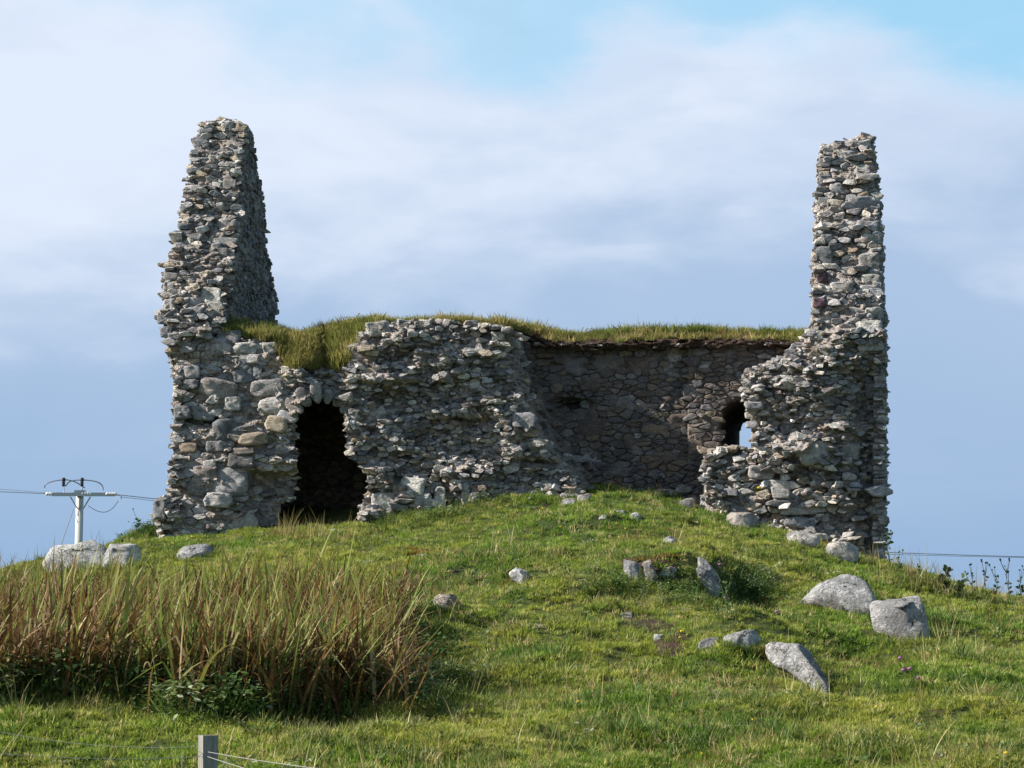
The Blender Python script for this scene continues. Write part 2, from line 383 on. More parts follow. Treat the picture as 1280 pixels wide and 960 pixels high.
# ------------------------------------------------------------------ polygons
def inpoly(px, py, poly):
    px = np.asarray(px, float); py = np.asarray(py, float); r = np.zeros(px.shape, bool)
    m_ = len(poly)
    for i in range(m_):
        x1, y1 = poly[i]; x2, y2 = poly[(i + 1) % m_]
        if y1 == y2: continue
        c_ = ((y1 > py) != (y2 > py)) & (px < (x2 - x1) * (py - y1) / (y2 - y1) + x1); r ^= c_
    return r
def poly_dist(px, py, poly):
    px = np.asarray(px, float); py = np.asarray(py, float); best = np.full(px.shape, 1e9)
    for i in range(len(poly)):
        a_ = np.array(poly[i], float); b_ = np.array(poly[(i + 1) % len(poly)], float); ab = b_ - a_
        t_ = np.clip(((px - a_[0]) * ab[0] + (py - a_[1]) * ab[1]) / max(ab @ ab, 1e-9), 0, 1)
        best = np.minimum(best, np.hypot(px - a_[0] - t_ * ab[0], py - a_[1] - t_ * ab[1]))
    return best
FRONT = [(225, 700), (196, 668), (194, 630), (207, 618), (214, 600), (218, 560), (222, 520), (220, 480), (215, 450), (208, 425), (202, 400), (205, 370), (206, 345), (214, 320), (223, 290), (233, 240), (241, 190), (251, 160), (280, 154), (306, 157),
         (303, 200), (300, 250), (296, 300), (290, 350), (278, 402), (282, 418), (345, 430), (355, 458), (430, 464), (440, 434), (465, 409), (490, 406), (560, 406), (625, 411), (652, 425), (700, 434), (850, 434), (998, 432), (1015, 412),
         (1018, 380), (1021, 300), (1024, 230), (1028, 186), (1060, 178), (1088, 171), (1092, 210), (1098, 260), (1100, 330), (1103, 400), (1104, 480), (1103, 600), (1102, 730), (1050, 730), (960, 705), (860, 665), (750, 640), (640, 660), (500, 700)]
DOOR = [(340, 690), (350, 655), (352, 632), (368, 622), (372, 600), (371, 560), (371, 525), (375, 512), (385, 503), (398, 499), (412, 501), (424, 509), (430, 520), (432, 545), (433, 570), (446, 580), (457, 592), (460, 608), (452, 625), (446, 645), (443, 690)]
WINDOW = [(901, 556), (902, 530), (905, 512), (914, 503), (926, 501), (935, 505), (938, 530), (938, 558), (925, 560)]
SLIT = [(925, 560), (926, 540), (929, 531), (934, 527), (939, 530), (941, 560)]

def xb(y): return np.interp(y, [400, 470, 540, 590, 640], [652, 668, 690, 735, 765])
def xr(y): return np.interp(y, [425, 447, 463, 500, 556, 562, 640], [1003, 988, 934, 932, 932, 884, 878])
def rec_f(x, y): return ss(xb(y) - 30, xb(y) + 8, x) * (1 - ss(xr(y) - 5, xr(y) + 4, x)) * (y > 400)
def dep(x, y):
    x = np.asarray(x, float); y = np.asarray(y, float)
    d = 0.15 * np.clip((650 - y) / 230, 0, 1) + 1.5 * np.clip((415 - y) / 250, 0, 1.15)
    r = rec_f(x, y); torn = 1 - r
    mid = ss(440, 560, x) * (x < 860) * (y > 395)
    d = d + 0.10 * mid + 0.14 * mid * ss(560, 690, x) * torn + 1.35 * r
    rm = (x > 860) * torn * (y > 415); d = d + 0.22 * rm * (1 - ss(930, 1020, x)) + 0.15 * rm * (1 - ss(885, 940, x)) - 0.1 * rm
    d = d + 0.40 * ss(300, 325, x) * (1 - ss(372, 384, x)) * ss(584, 594, y)
    d = d + 0.34 * ss(1058, 1084, x) * ss(440, 500, y) * (1 - .6 * ss(1093, 1101, x))
    d = d + 0.30 * np.exp(-((x - 262) / 32) ** 2 - ((y - 527) / 6) ** 2)
    d = d + 0.16 * ss(432, 470, x) * (1 - ss(560, 640, x)) * ss(474, 480, y) * (1 - ss(560, 600, y))
    d = d + 0.5 * np.exp(-((x - 712) / 20) ** 2 - ((y - 507) / 11) ** 2)
    d = d + 0.14 * np.exp(-((x - 1010) / 45) ** 2 - ((y - 600) / 12) ** 2) + 0.2 * np.exp(-((x - 1040) / 30) ** 2 - ((y - 655) / 18) ** 2)
    fl = ss(215, 235, x) * (1 - ss(350, 372, x)) * (y > 418)
    amp = torn * (1.45 - 0.85 * fl - 0.75 * (y < 412)) + 0.12 * r
    d = d + amp * (0.17 * fbm(x / 46, y / 28, 1.1, 3) + 0.15 * fbm(x / 15, y / 7.5, 4.4, 3))
    return d
def zone_r(x, y):
    rec = rec_f(x, y) > 0.7
    fl = (x > 222) & (x < 372) & (y > 418)
    rg = (x > 1000) & (y < 415)
    r_ = np.full(np.shape(x), 6.0)
    r_ = np.where(rg, 8.8, r_); r_ = np.where((x < 320) & (y < 418), 6.8, r_); r_ = np.where(rec, 9.0, r_); r_ = np.where(fl, 9.5, r_)
    r_ = np.where((y > 600) & (x > 470) & (x < 600), 9, r_); r_ = np.where((y > 590) & (x > 900), 11.0, r_)
    return r_

# ------------------------------------------------------------------ stones
rng = np.random.RandomState(11)
GREY = [(0.32, 0.31, 0.315), (0.37, 0.355, 0.345), (0.25, 0.25, 0.265), (0.42, 0.405, 0.395), (0.30, 0.275, 0.265), (0.33, 0.33, 0.345), (0.19, 0.185, 0.19)]
WARM = [(0.31, 0.26, 0.20), (0.28, 0.22, 0.17), (0.35, 0.30, 0.23), (0.25, 0.215, 0.20)]
PALE = [(0.50, 0.48, 0.45), (0.46, 0.45, 0.43), (0.50, 0.46, 0.40)]
DARKC = [(0.15, 0.135, 0.13), (0.18, 0.155, 0.145), (0.13, 0.12, 0.125), (0.19, 0.17, 0.155), (0.16, 0.125, 0.11), (0.21, 0.20, 0.20)]
def pick(lst): return np.array(lst[rng.randint(len(lst))]) * rng.uniform(0.82, 1.16)
def stone_col(zone):
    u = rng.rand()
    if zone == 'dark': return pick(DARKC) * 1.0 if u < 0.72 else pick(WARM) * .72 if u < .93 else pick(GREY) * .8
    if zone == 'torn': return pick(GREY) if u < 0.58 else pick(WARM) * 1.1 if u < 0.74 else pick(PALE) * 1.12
    if zone == 'shade': return pick(GREY) * .7 if u < .85 else pick(WARM) * .7  # inner face of left gable: its shade is put into darker stone colours
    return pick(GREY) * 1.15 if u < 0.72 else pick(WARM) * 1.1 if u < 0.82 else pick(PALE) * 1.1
def clip_poly(P, nx_, ny_, c_):
    out = []; m_ = len(P)
    for i in range(m_):
        a_ = P[i]; b_ = P[(i + 1) % m_]; da = a_[0] * nx_ + a_[1] * ny_ - c_; db = b_[0] * nx_ + b_[1] * ny_ - c_
        if da <= 0: out.append(a_)
        if (da < 0 < db) or (db < 0 < da):
            t_ = da / (da - db); out.append((a_[0] + (b_[0] - a_[0]) * t_, a_[1] + (b_[1] - a_[1]) * t_))
    return out
def poisson(x0, y0, x1, y1, rf, inside, asp=2.0, tries=None, avoid=None):
    """darts with a radius that varies by place; rows are flatter than they are wide"""
    area = (x1 - x0) * (y1 - y0); tries = tries or int(area / 9)
    X_ = rng.uniform(x0, x1, tries); Y_ = rng.uniform(y0, y1, tries); ok = inside(X_, Y_)
    X_, Y_ = X_[ok], Y_[ok]; R_ = rf(X_, Y_) * np.clip(rng.lognormal(0.0, .36, len(X_)), .55, 2.1)
    cell = 8.0; grid = {}; pts = []
    for x, y, r_ in zip(X_, Y_, R_):
        if avoid is not None and avoid(x, y): continue
        ci, cj = int(x // cell), int(y // cell); good = True
        for i in range(ci - 3, ci + 4):
            for j in range(cj - 3, cj + 4):
                for (qx, qy, qr) in grid.get((i, j), ()):
                    if (x - qx) ** 2 + ((y - qy) * asp) ** 2 < (0.5 * (r_ + qr) * 1.35) ** 2: good = False; break
                if not good: break
            if not good: break
        if good: grid.setdefault((ci, cj), []).append((x, y, r_)); pts.append((x, y, r_))
    return np.array(pts)
def cells(pts, asp=2.0):
    P = pts[:, :2].copy(); P[:, 1] *= asp; res = []
    for i in range(len(P)):
        d2 = ((P - P[i]) ** 2).sum(1); nb = np.argsort(d2)[1:15]
        B = pts[i, 2] * 2.6; poly = [(P[i, 0] - B, P[i, 1] - B), (P[i, 0] + B, P[i, 1] - B), (P[i, 0] + B, P[i, 1] + B), (P[i, 0] - B, P[i, 1] + B)]
        for j in nb:
            nv = P[j] - P[i]; L2 = nv @ nv
            w = 0.5 + 0.12 * (pts[i, 2] ** 2 - pts[j, 2] ** 2) / max(L2, 1)    # larger stones claim more room
            mid = P[i] + nv * min(max(w, .3), .7); poly = clip_poly(poly, nv[0], nv[1], mid @ nv)
            if len(poly) < 3: break
        if len(poly) >= 3: res.append(np.array(poly) / (1, asp))
        else: res.append(None)
    return res
def chaikin(P, k=0.22):
    Q = np.roll(P, -1, 0); return np.stack([P * (1 - k) + Q * k, P * k + Q * (1 - k)], 1).reshape(-1, 2)
def stone_geo(poly, pos, d0, out, seed, back=0.16, joint=0.9, tilt=0.0, big=False, dome=0.35):
    """a stone whose face fills the given outline; pos(a,b,d) maps into the wall, smaller d = further out"""
    c_ = poly.mean(0)
    if len(poly) > 4: 
        P = chaikin(poly, 0.13)
    else: P = chaikin(chaikin(poly, .25), .25)
    if len(P) > 14 and not big:
        P = P[np.round(np.linspace(0, len(P) - 1, 12)).astype(int)]
    rel = (P - c_) * joint; L = np.hypot(rel[:, 0], rel[:, 1]).mean(); m_ = len(rel)
    jit = 1 + 0.09 * vnoise(rel[:, 0] / L * 2 + seed * 3.1, rel[:, 1] / L * 2, seed * 1.7); rel = rel * jit[:, None]
    px_m = 0.0108; w_ = L * px_m
    prof = [(1.0, -back), (1.02, out - 0.22 * w_ - 0.01), (0.95, out - 0.06 * w_), (0.78, out - 0.0 * w_), (0.45, out + 0.02 * w_)]
    if not big: prof = [prof[0], (1.02, out - .2 * w_), (0.90, out - 0.03 * w_), (0.6, out)]
    ta, tb = rng.uniform(-1, 1, 2) * tilt; V = []
    for k_, (s_, o_) in enumerate(prof):
        q = rel * s_; nz = vnoise(q[:, 0] / L * 2.3 + seed * 7.7, q[:, 1] / L * 2.3 + seed, k_ * .6) * w_ * (0.16 if k_ else 0)
        oo = o_ + nz + ((q[:, 0] * ta + q[:, 1] * tb) * px_m if k_ else 0)
        V.append(pos(c_[0] + q[:, 0], c_[1] + q[:, 1], d0 - oo))
    V.append(pos(np.array([c_[0]]), np.array([c_[1]]), np.array([d0 - out - 0.02 * w_])))
    V = np.vstack(V); F_ = []; k = len(prof)
    for r_ in range(k - 1):
        for i in range(m_):
            j = (i + 1) % m_; F_.append((r_ * m_ + i, r_ * m_ + j, (r_ + 1) * m_ + j, (r_ + 1) * m_ + i))
    for i in range(m_): F_.append(((k - 1) * m_ + i, (k - 1) * m_ + (i + 1) % m_, k * m_))
    # the px row axis points down: keep faces turned outwards
    F_ = [tuple(reversed(f)) for f in F_]
    return V, F_
def hull_variant(seed):
    r_ = np.random.RandomState(seed); bm = bmesh.new()
    for _ in range(16):
        p = r_.uniform(-1, 1, 3); p = np.sign(p) * np.abs(p) ** 0.55; p *= r_.uniform(.72, 1.0)
        bm.verts.new(p)
    h = bmesh.ops.convex_hull(bm, input=bm.verts); 
    bmesh.ops.delete(bm, geom=list({e for e in list(h['geom_interior']) + list(h['geom_unused']) if isinstance(e, bmesh.types.BMVert)}), context='VERTS')
    bm.verts.ensure_lookup_table(); bm.verts.index_update()
    V = np.array([v.co[:] for v in bm.verts]); F_ = [tuple(v.index for v in f.verts) for f in bm.faces]; bm.free()
    return V, F_
HULLS = [hull_variant(100 + i) for i in range(22)]
def hull_stone(c_, size, yaw, tilt=0.25):
    V, F_ = HULLS[rng.randint(len(HULLS))]
    a = yaw; ca, sa = math.cos(a), math.sin(a); tx, ty = rng.normal(0, tilt, 2)
    V = V * np.asarray(size) * 0.5
    Rz = np.array([[ca, -sa, 0], [sa, ca, 0], [0, 0, 1]])
    Rx = np.array([[1, 0, 0], [0, math.cos(tx), -math.sin(tx)], [0, math.sin(tx), math.cos(tx)]])
    Ry = np.array([[math.cos(ty), 0, math.sin(ty)], [0, 1, 0], [-math.sin(ty), 0, math.cos(ty)]])
    return V @ (Rz @ Rx @ Ry).T + c_, F_

# ------------------------------------------------------------------ the ruin
base = from_s(4.9, 1.7, 3.6)
ruin = empty('ruined_building', base)
tag(ruin, 'roofless grey rubble stone ruin with two tall broken gables and a turf-topped middle', 'ruin')
parts = {}
def wall_part(key, name, label=None):
    parts[key] = dict(name=name, label=label, o=None); return key
def zone_of(x, y):
    if y < 412 and x < 360: return 'gl'
    if (y < 412 and x > 1000): return 'gr'
    if x > 875 and rec_f(np.array(x), np.array(y)) < 0.5: return 'right'
    if rec_f(np.array(float(x)), np.array(float(y))) > 0.5: return 'rec'
    return 'left'
# mortar core of the front, one mesh per stretch of wall
step = 2.0
mx_, my_ = np.meshgrid(np.arange(195, 1115, step), np.arange(148, 732, step))
ins = inpoly(mx_, my_, FRONT) & ~inpoly(mx_, my_, DOOR) & ~inpoly(mx_, my_, WINDOW)
rf0 = rec_f(mx_, my_)
D_ = dep(mx_, my_) - 0.040 + 0.043 * rf0 + (0.11 - .09 * rf0) * fbm(mx_ / 9, my_ / 4.5, 9.1, 4) + 0.02 * vnoise(mx_ / 2.4, my_ / 2.1, 3.3) * (1 - .6 * rf0)
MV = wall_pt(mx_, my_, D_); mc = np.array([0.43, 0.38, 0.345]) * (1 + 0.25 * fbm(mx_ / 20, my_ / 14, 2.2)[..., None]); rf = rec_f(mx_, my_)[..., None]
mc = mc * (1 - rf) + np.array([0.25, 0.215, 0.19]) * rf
zid = np.zeros(mx_.shape, int)
for iy in range(mx_.shape[0]):
    y = my_[iy, 0]; xs = mx_[iy]
    r_ = rec_f(xs, np.full(len(xs), y)) > 0.5
    zid[iy] = np.where((y < 412) & (xs < 360), 1, np.where((y < 412) & (xs > 1000), 2, np.where(r_, 3, np.where(xs > 875, 4, 0))))
h_, w_ = mx_.shape; idx = np.arange(h_ * w_).reshape(h_, w_)
cellin = ins[:-1, :-1] & ins[1:, :-1] & ins[:-1, 1:] & ins[1:, 1:]
Q = np.stack([idx[:-1, :-1], idx[1:, :-1], idx[1:, 1:], idx[:-1, 1:]], -1); zc = zid[:-1, :-1]
names = {0: ('left', 'front_wall', None), 1: ('gl', 'gable_wall', 'taller left-hand gable with dark inner face in shade'), 2: ('gr', 'gable_wall', 'slender right-hand gable standing straight'),
         3: ('rec', 'recessed_wall', 'set-back dark brown wall face under a strip of soil'), 4: ('right', 'front_wall', 'ragged broken wall stump below the right-hand gable')}
for k_, (key, nm, lab) in names.items():
    sel = cellin & (zc == k_); Fk = Q[sel]; used, inv = np.unique(Fk, return_inverse=True)
    o_ = mesh(nm, MV.reshape(-1, 3)[used], inv.reshape(-1, 4), M_MORTAR, ruin, mc.reshape(-1, 3)[used], smooth=False)
    if lab: o_['label'] = lab
    parts[key] = o_

CUST = [  # face outlines read off the wall: x, y, width, height, turn, tone
 (286,421,30,17,5,'g'),(277,436,26,16,0,'g'),(307,435,30,14,0,'p'),(338,435,18,14,0,'p'),(309,448,32,12,2,'g'),(304,468,26,22,0,'d'),(322,465,12,18,0,'d'),(273,486,46,24,12,'g'),(333,485,42,22,-5,'g'),
 (291,504,20,18,0,'p'),(282,538,34,26,0,'d'),(228,515,20,16,0,'d'),(254,517,26,17,0,'d'),(346,530,26,20,8,'w'),(317,549,36,16,-4,'w'),(269,558,22,14,0,'g'),(302,576,34,18,3,'g'),(257,592,30,18,3,'w'),
 (288,602,44,38,0,'g'),(246,611,26,18,0,'g'),(273,625,34,18,5,'g'),(304,564,30,9,0,'w'),(199,637,15,24,0,'d'),(206,400,20,12,4,'d'),(208,415,15,14,0,'d'),(306,656,30,24,-30,'p'),(341,507,34,20,-6,'g'),
 (470,520,26,15,0,'g'),(473,411,30,18,0,'p'),(451,440,30,26,-20,'g'),(516,608,30,22,5,'P'),(485,628,38,24,0,'p'),(529,628,24,22,0,'g'),(550,623,14,30,3,'p'),(566,622,13,32,0,'w'),(582,618,10,28,0,'p'),
 (704,441,32,17,0,'g'),(656,525,28,18,0,'g'),(740,577,24,20,25,'g'),(687,604,24,10,0,'g'),(594,481,13,15,0,'P'),(662,540,24,12,0,'w'),(844,442,20,20,0,'p'),(824,445,19,14,0,'k'),(913,441,19,14,0,'g'),(930,449,18,20,0,'k'),
 (761,455,38,27,0,'k'),(720,457,32,22,0,'k'),(800,457,30,22,0,'k'),(836,461,14,14,0,'g'),(880,460,12,9,0,'p'),(777,505,30,20,0,'k'),(818,537,36,12,0,'w'),(854,528,36,22,0,'k'),(805,508,22,10,0,'k'),(870,555,18,24,0,'w'),
 (791,555,20,16,0,'k'),(740,534,34,26,0,'k'),(824,573,36,16,0,'k'),(863,488,18,16,0,'k'),(700,476,30,18,0,'k'),(735,480,26,16,0,'k'),(890,530,22,18,0,'k'),(845,500,24,14,0,'k'),(770,590,36,12,0,'k'),
 (1016,566,38,28,-8,'g'),(952,590,34,18,0,'g'),(971,608,32,16,3,'p'),(955,630,36,22,-6,'g'),(925,633,26,22,0,'g'),(984,624,34,14,0,'g'),(1000,637,46,14,0,'p'),(1000,653,36,14,0,'g'),(1086,408,34,15,2,'p'),(1088,431,32,15,0,'p'),
 (1086,470,38,8,2,'p'),(1092,487,20,22,0,'g'),(1086,663,36,22,0,'p'),(1083,612,30,16,0,'g'),(1062,565,25,20,0,'g'),(1053,590,42,14,-3,'g'),(998,537,36,14,0,'g'),(943,507,22,10,0,'g'),(943,519,24,9,0,'p'),(940,531,16,9,0,'g'),
 (1093,392,22,15,0,'p'),(1080,256,36,21,0,'g'),(1087,328,28,24,0,'p'),(1089,349,25,12,0,'p'),(1089,361,27,10,0,'p'),(1031,322,21,28,0,'d'),(1028,346,14,14,0,'u'),(1024,379,15,12,10,'u'),(1057,195,22,13,0,'g'),(1045,235,15,13,0,'g'),
 (1055,262,16,18,0,'p'),(1031,222,16,11,0,'d'),(1031,251,17,9,0,'d'),(1033,298,15,10,0,'d'),(1052,360,26,14,0,'p'),(1078,180,22,9,-8,'p'),(1082,195,20,9,0,'w'),(1082,222,22,10,0,'g'),(1080,210,20,9,0,'p'),(1031,204,14,10,0,'d'),(1086,280,28,10,0,'g'),(1088,300,24,14,0,'p'),
 (251,180,21,10,2,'d'),(250,201,20,9,2,'d'),(245,213,24,7,0,'d'),(242,236,24,9,0,'g'),(236,260,21,8,0,'d'),(233,283,21,8,0,'d'),(228,293,25,10,0,'d'),(229,308,23,10,0,'g'),(284,280,26,14,0,'g'),(281,302,30,10,0,'d'),(275,316,26,12,0,'g'),
 (263,369,26,19,0,'P'),(269,386,19,18,0,'p'),(211,361,15,17,0,'g'),(212,379,14,11,0,'g'),(214,345,20,9,5,'g'),(243,390,25,12,-8,'g'),(289,206,16,8,0,'p'),(287,230,16,12,0,'g'),(291,245,16,9,0,'g'),(284,156,16,9,0,'g'),(302,160,14,12,15,'w'),(259,163,14,6,0,'d'),
 (262,580,16,10,0,'g'),(235,560,22,12,0,'w'),(238,480,20,12,0,'g'),(240,465,20,16,0,'g'),(600,440,16,8,0,'p'),(640,432,20,10,0,'p'),(622,420,16,10,0,'p')]
TONES = {'g': GREY, 'p': [(0.40, 0.39, 0.37), (0.43, 0.42, 0.39)], 'P': [(0.55, 0.54, 0.50)], 'd': [(0.19, 0.20, 0.215), (0.22, 0.225, 0.23)], 'w': WARM, 'k': DARKC, 'u': [(0.16, 0.10, 0.12)]}
def wpos(a, b, d): return wall_pt(np.asarray(a, float), np.asarray(b, float), np.asarray(d, float) + np.asarray(a, float) * 0)
STN = []      # (size, key, V, F, colour, material, name, label)
ci = 0
for (cx, cy, w, h, rot, tn) in CUST:
    ci += 1; th = np.linspace(0, 2 * np.pi, 15)[:-1] + rng.uniform(-.12, .12, 14)
    ex = rng.uniform(.34, .6); c1, s1 = np.cos(th), np.sin(th)
    p = np.stack([np.sign(c1) * np.abs(c1) ** ex * w / 2, np.sign(s1) * np.abs(s1) ** ex * h / 2], -1); p *= (1 + rng.uniform(-.09, .07, (14, 1)))
    a = R(rot + rng.uniform(-3, 3)); p = p @ np.array([[math.cos(a), math.sin(a)], [-math.sin(a), math.cos(a)]]) + (cx, cy)
    r_ = float(rec_f(np.array(float(cx)), np.array(float(cy)))); d0 = float(dep(np.array(float(cx)), np.array(float(cy))))
    V, F_ = stone_geo(p, wpos, d0, 0.034 + (0.04 * rng.rand() + .045) * (1 - r_), ci, joint=1.04, tilt=0.08 + 0.10 * (1 - r_), big=True, back=.2)
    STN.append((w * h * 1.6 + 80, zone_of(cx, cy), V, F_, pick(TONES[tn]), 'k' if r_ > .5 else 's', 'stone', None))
# arch stones round the doorway head
for k_, an in enumerate([162, 141, 120, 99, 79, 60, 41, 22]):
    a = R(an); rr, ln, wd = (44 if k_ < 4 else 40), (27 if k_ < 4 else 18), (15 if k_ < 4 else 12)
    cx, cy = 402 + math.cos(a) * rr, 535 - math.sin(a) * rr
    p = np.array([(-ln / 2, -wd * .38), (ln / 2, -wd * .58), (ln / 2 + 1, wd * .55), (-ln / 2, wd * .4)]) * rng.uniform(.92, 1.06, (4, 2))
    p = p @ np.array([[math.cos(a), -math.sin(a)], [math.sin(a), math.cos(a)]]) + (cx, cy)
    V, F_ = stone_geo(p, wpos, float(dep(np.array(cx), np.array(cy))), 0.05 + 0.03 * rng.rand(), 300 + k_, joint=1.0, tilt=.15, big=True, back=.25)
    STN.append((900, 'left', V, F_, pick(GREY), 's', 'arch_stone', None))
cust = np.array([(c_[0], c_[1], c_[2], c_[3]) for c_ in CUST] + [(402 + math.cos(R(a)) * 42, 535 - math.sin(R(a)) * 42, 20, 18) for a in (162, 141, 120, 99, 79, 60, 41)])
def avoid(x, y): return bool((((x - cust[:, 0]) / (cust[:, 2] * .5)) ** 2 + ((y - cust[:, 1]) / (cust[:, 3] * .5)) ** 2 < 0.9).any())
def inside_grow(x, y): return (inpoly(x, y, FRONT) | (poly_dist(x, y, FRONT) < 26))
pts = poisson(165, 125, 1135, 760, zone_r, inside_grow, avoid=avoid)
inn = inpoly(pts[:, 0], pts[:, 1], FRONT) & ~inpoly(pts[:, 0], pts[:, 1], DOOR) & ~inpoly(pts[:, 0], pts[:, 1], WINDOW)
dh = np.minimum(poly_dist(pts[:, 0], pts[:, 1], DOOR), poly_dist(pts[:, 0], pts[:, 1], WINDOW)); inn &= dh > 2.0
cl = cells(pts); dp = dep(pts[:, 0], pts[:, 1]); rfp = rec_f(pts[:, 0], pts[:, 1])
for i in range(len(pts)):
    if not inn[i] or cl[i] is None: continue
    poly = cl[i]; x, y = pts[i, :2]; r_ = rfp[i]; w_ = np.ptp(poly[:, 0]); hh = np.ptp(poly[:, 1])
    if poly_dist(x, y, DOOR) < 12: 
        poly = poly.mean(0) + (poly - poly.mean(0)) * 0.85
    fl = 222 < x < 372 and y > 418
    rough = (1 - r_) * (0.3 if fl else 1.0)
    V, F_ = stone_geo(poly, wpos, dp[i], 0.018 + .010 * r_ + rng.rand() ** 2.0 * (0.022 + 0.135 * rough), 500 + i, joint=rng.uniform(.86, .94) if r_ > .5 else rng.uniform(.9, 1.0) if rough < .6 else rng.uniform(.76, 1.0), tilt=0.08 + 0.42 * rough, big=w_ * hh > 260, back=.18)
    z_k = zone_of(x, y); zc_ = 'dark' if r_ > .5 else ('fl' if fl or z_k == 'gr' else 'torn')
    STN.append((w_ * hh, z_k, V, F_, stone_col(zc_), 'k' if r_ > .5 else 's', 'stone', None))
# inner and outer faces of the gables, their backs and tops
def edge_tab(pxs):
    out = []
    for px, py in pxs:
        P = wall_pt(np.array(float(px)), np.array(float(py)), dep_flat(py)); s, D, z = suv(P); out.append((float(z), float(s), float(D)))
    return np.array(sorted(out))
def dep_flat(y): return 0.15 * np.clip((650 - y) / 230, 0, 1) + 1.5 * np.clip((415 - y) / 250, 0, 1.15)
GL_out = edge_tab([(220, 700), (214, 600), (221, 500), (202, 400), (206, 345), (223, 290), (233, 240), (241, 190), (251, 160)])
GL_in = edge_tab([(278, 700), (278, 402), (290, 350), (296, 300), (300, 250), (303, 200), (306, 157)])
GR_in = edge_tab([(1015, 720), (1015, 410), (1018, 380), (1021, 300), (1024, 230), (1028, 180)])
GR_out = edge_tab([(1102, 730), (1103, 600), (1104, 480), (1103, 400), (1100, 330), (1098, 260), (1092, 210), (1088, 172)])
far = []
for px, py in [(314, 157), (320, 195), (326, 225), (331, 260), (333, 300), (332, 320), (343, 350), (348, 405)]:
    Dg = np.linspace(0.3, 7, 200); P = wall_pt(np.full(200, float(px)), np.full(200, float(py)), Dg); s, D, z = suv(P)
    k_ = np.argmin(np.abs(s - np.interp(z, GL_in[:, 0], GL_in[:, 1]))); far.append((z[k_], D[k_]))
far = np.array(sorted(far)); print('gable far edge', far.tolist())
ZT = float(GL_in[-1, 0]); ZTR = float(GR_in[-1, 0]); z_turf = float(wall_pt(np.array(600.), np.array(415.), np.array(.5))[2])
def Dback(z): return np.interp(z, far[:, 0], far[:, 1])
def Dfront(z, tab): return np.interp(z, tab[:, 0], tab[:, 2])
UPX = 92.0
def side_patch(tab, sgn, zlo, zhi, key, zone, D0=None, D1=None, r0=6.5, matk='s', asp=1.5):
    """stones over the side of a gable; a runs into depth, b downwards, both in 1/92 m"""
    f0 = D0 or (lambda z: Dfront(z, tab)); f1 = D1 or Dback
    def pos(a, b, d):
        a = np.asarray(a, float); b = np.asarray(b, float); d = np.asarray(d, float) + a * 0; z = -b / UPX
        return from_s(np.interp(z, tab[:, 0], tab[:, 1]) - sgn * d, a / UPX, z)
    zs = np.linspace(zlo, zhi, 12); reg = [(f0(z) * UPX, -z * UPX) for z in zs] + [(f1(z) * UPX, -z * UPX) for z in zs[::-1]]
    reg = np.array(reg); x0, y0 = reg.min(0); x1, y1 = reg.max(0); reg = [tuple(q) for q in reg]
    pp = poisson(x0 - 6, y0 - 6, x1 + 6, y1 + 6, lambda x, y: np.full(np.shape(x), r0), lambda x, y: inpoly(x, y, reg) | (poly_dist(x, y, reg) < 8), asp)
    cc = cells(pp, asp); ok = inpoly(pp[:, 0], pp[:, 1], reg)
    dn = 0.05 * fbm(pp[:, 0] / 25, pp[:, 1] / 18, 5.5)
    for i in range(len(pp)):
        if not ok[i] or cc[i] is None or np.ptp(cc[i][:, 0]) > 4.2 * r0 or np.ptp(cc[i][:, 1]) > 3.4 * r0: continue
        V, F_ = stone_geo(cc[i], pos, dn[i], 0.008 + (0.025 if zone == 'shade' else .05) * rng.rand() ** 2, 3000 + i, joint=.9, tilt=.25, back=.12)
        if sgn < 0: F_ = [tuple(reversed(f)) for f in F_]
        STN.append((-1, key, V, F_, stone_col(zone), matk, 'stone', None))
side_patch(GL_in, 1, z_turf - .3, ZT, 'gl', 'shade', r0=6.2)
side_patch(GL_out, -1, 2.6, ZT, 'gl', 'torn', D1=lambda z: np.maximum(Dback(z), 0), r0=8)
side_patch(GR_in, -1, z_turf - .3, ZTR, 'gr', 'torn', r0=8)
side_patch(GR_out, 1, 2.2, ZTR, 'gr', 'fl', r0=8)
# solid hearts of the two gables and of the block between them
def prism(name, ta, tb, zlo, zhi, key):
    zs = np.linspace(zlo, zhi, 40); V = []
    nS, nD = 5, 14
    for z in zs:
        sa = np.interp(z, ta[:, 0], ta[:, 1]) + .05; sb = np.interp(z, tb[:, 0], tb[:, 1]) - .05; da = Dfront(z, ta) + .10; db = max(Dback(z) - .03, da + .2)
        loop = [(sa + (sb - sa) * i / nS, da) for i in range(nS)] + [(sb, da + (db - da) * i / nD) for i in range(nD)] + [(sb + (sa - sb) * i / nS, db) for i in range(nS)] + [(sa, db + (da - db) * i / nD) for i in range(nD)]
        loop = np.array(loop); V.append(from_s(loop[:, 0], loop[:, 1], np.full(len(loop), z)))
    m_ = len(V[0]); V = np.vstack(V); L_ = len(zs)
    V += 0.03 * np.stack([fbm(V[:, 0] * 4, V[:, 2] * 6, V[:, 1] * 4 + q) for q in (0, 9, 18)], -1)
    F_ = [(r_ * m_ + i, r_ * m_ + (i + 1) % m_, (r_ + 1) * m_ + (i + 1) % m_, (r_ + 1) * m_ + i) for r_ in range(L_ - 1) for i in range(m_)]
    F_.append(tuple(range((L_ - 1) * m_, L_ * m_)))
    mesh(name, V, F_, M_MORTAR, parts[key], np.array([.33, .30, .27]))
prism('wall_core', GL_out, GL_in, z_turf - .1, ZT - .05, 'gl'); prism('wall_core', GR_in, GR_out, z_turf - .1, ZTR - .05, 'gr')
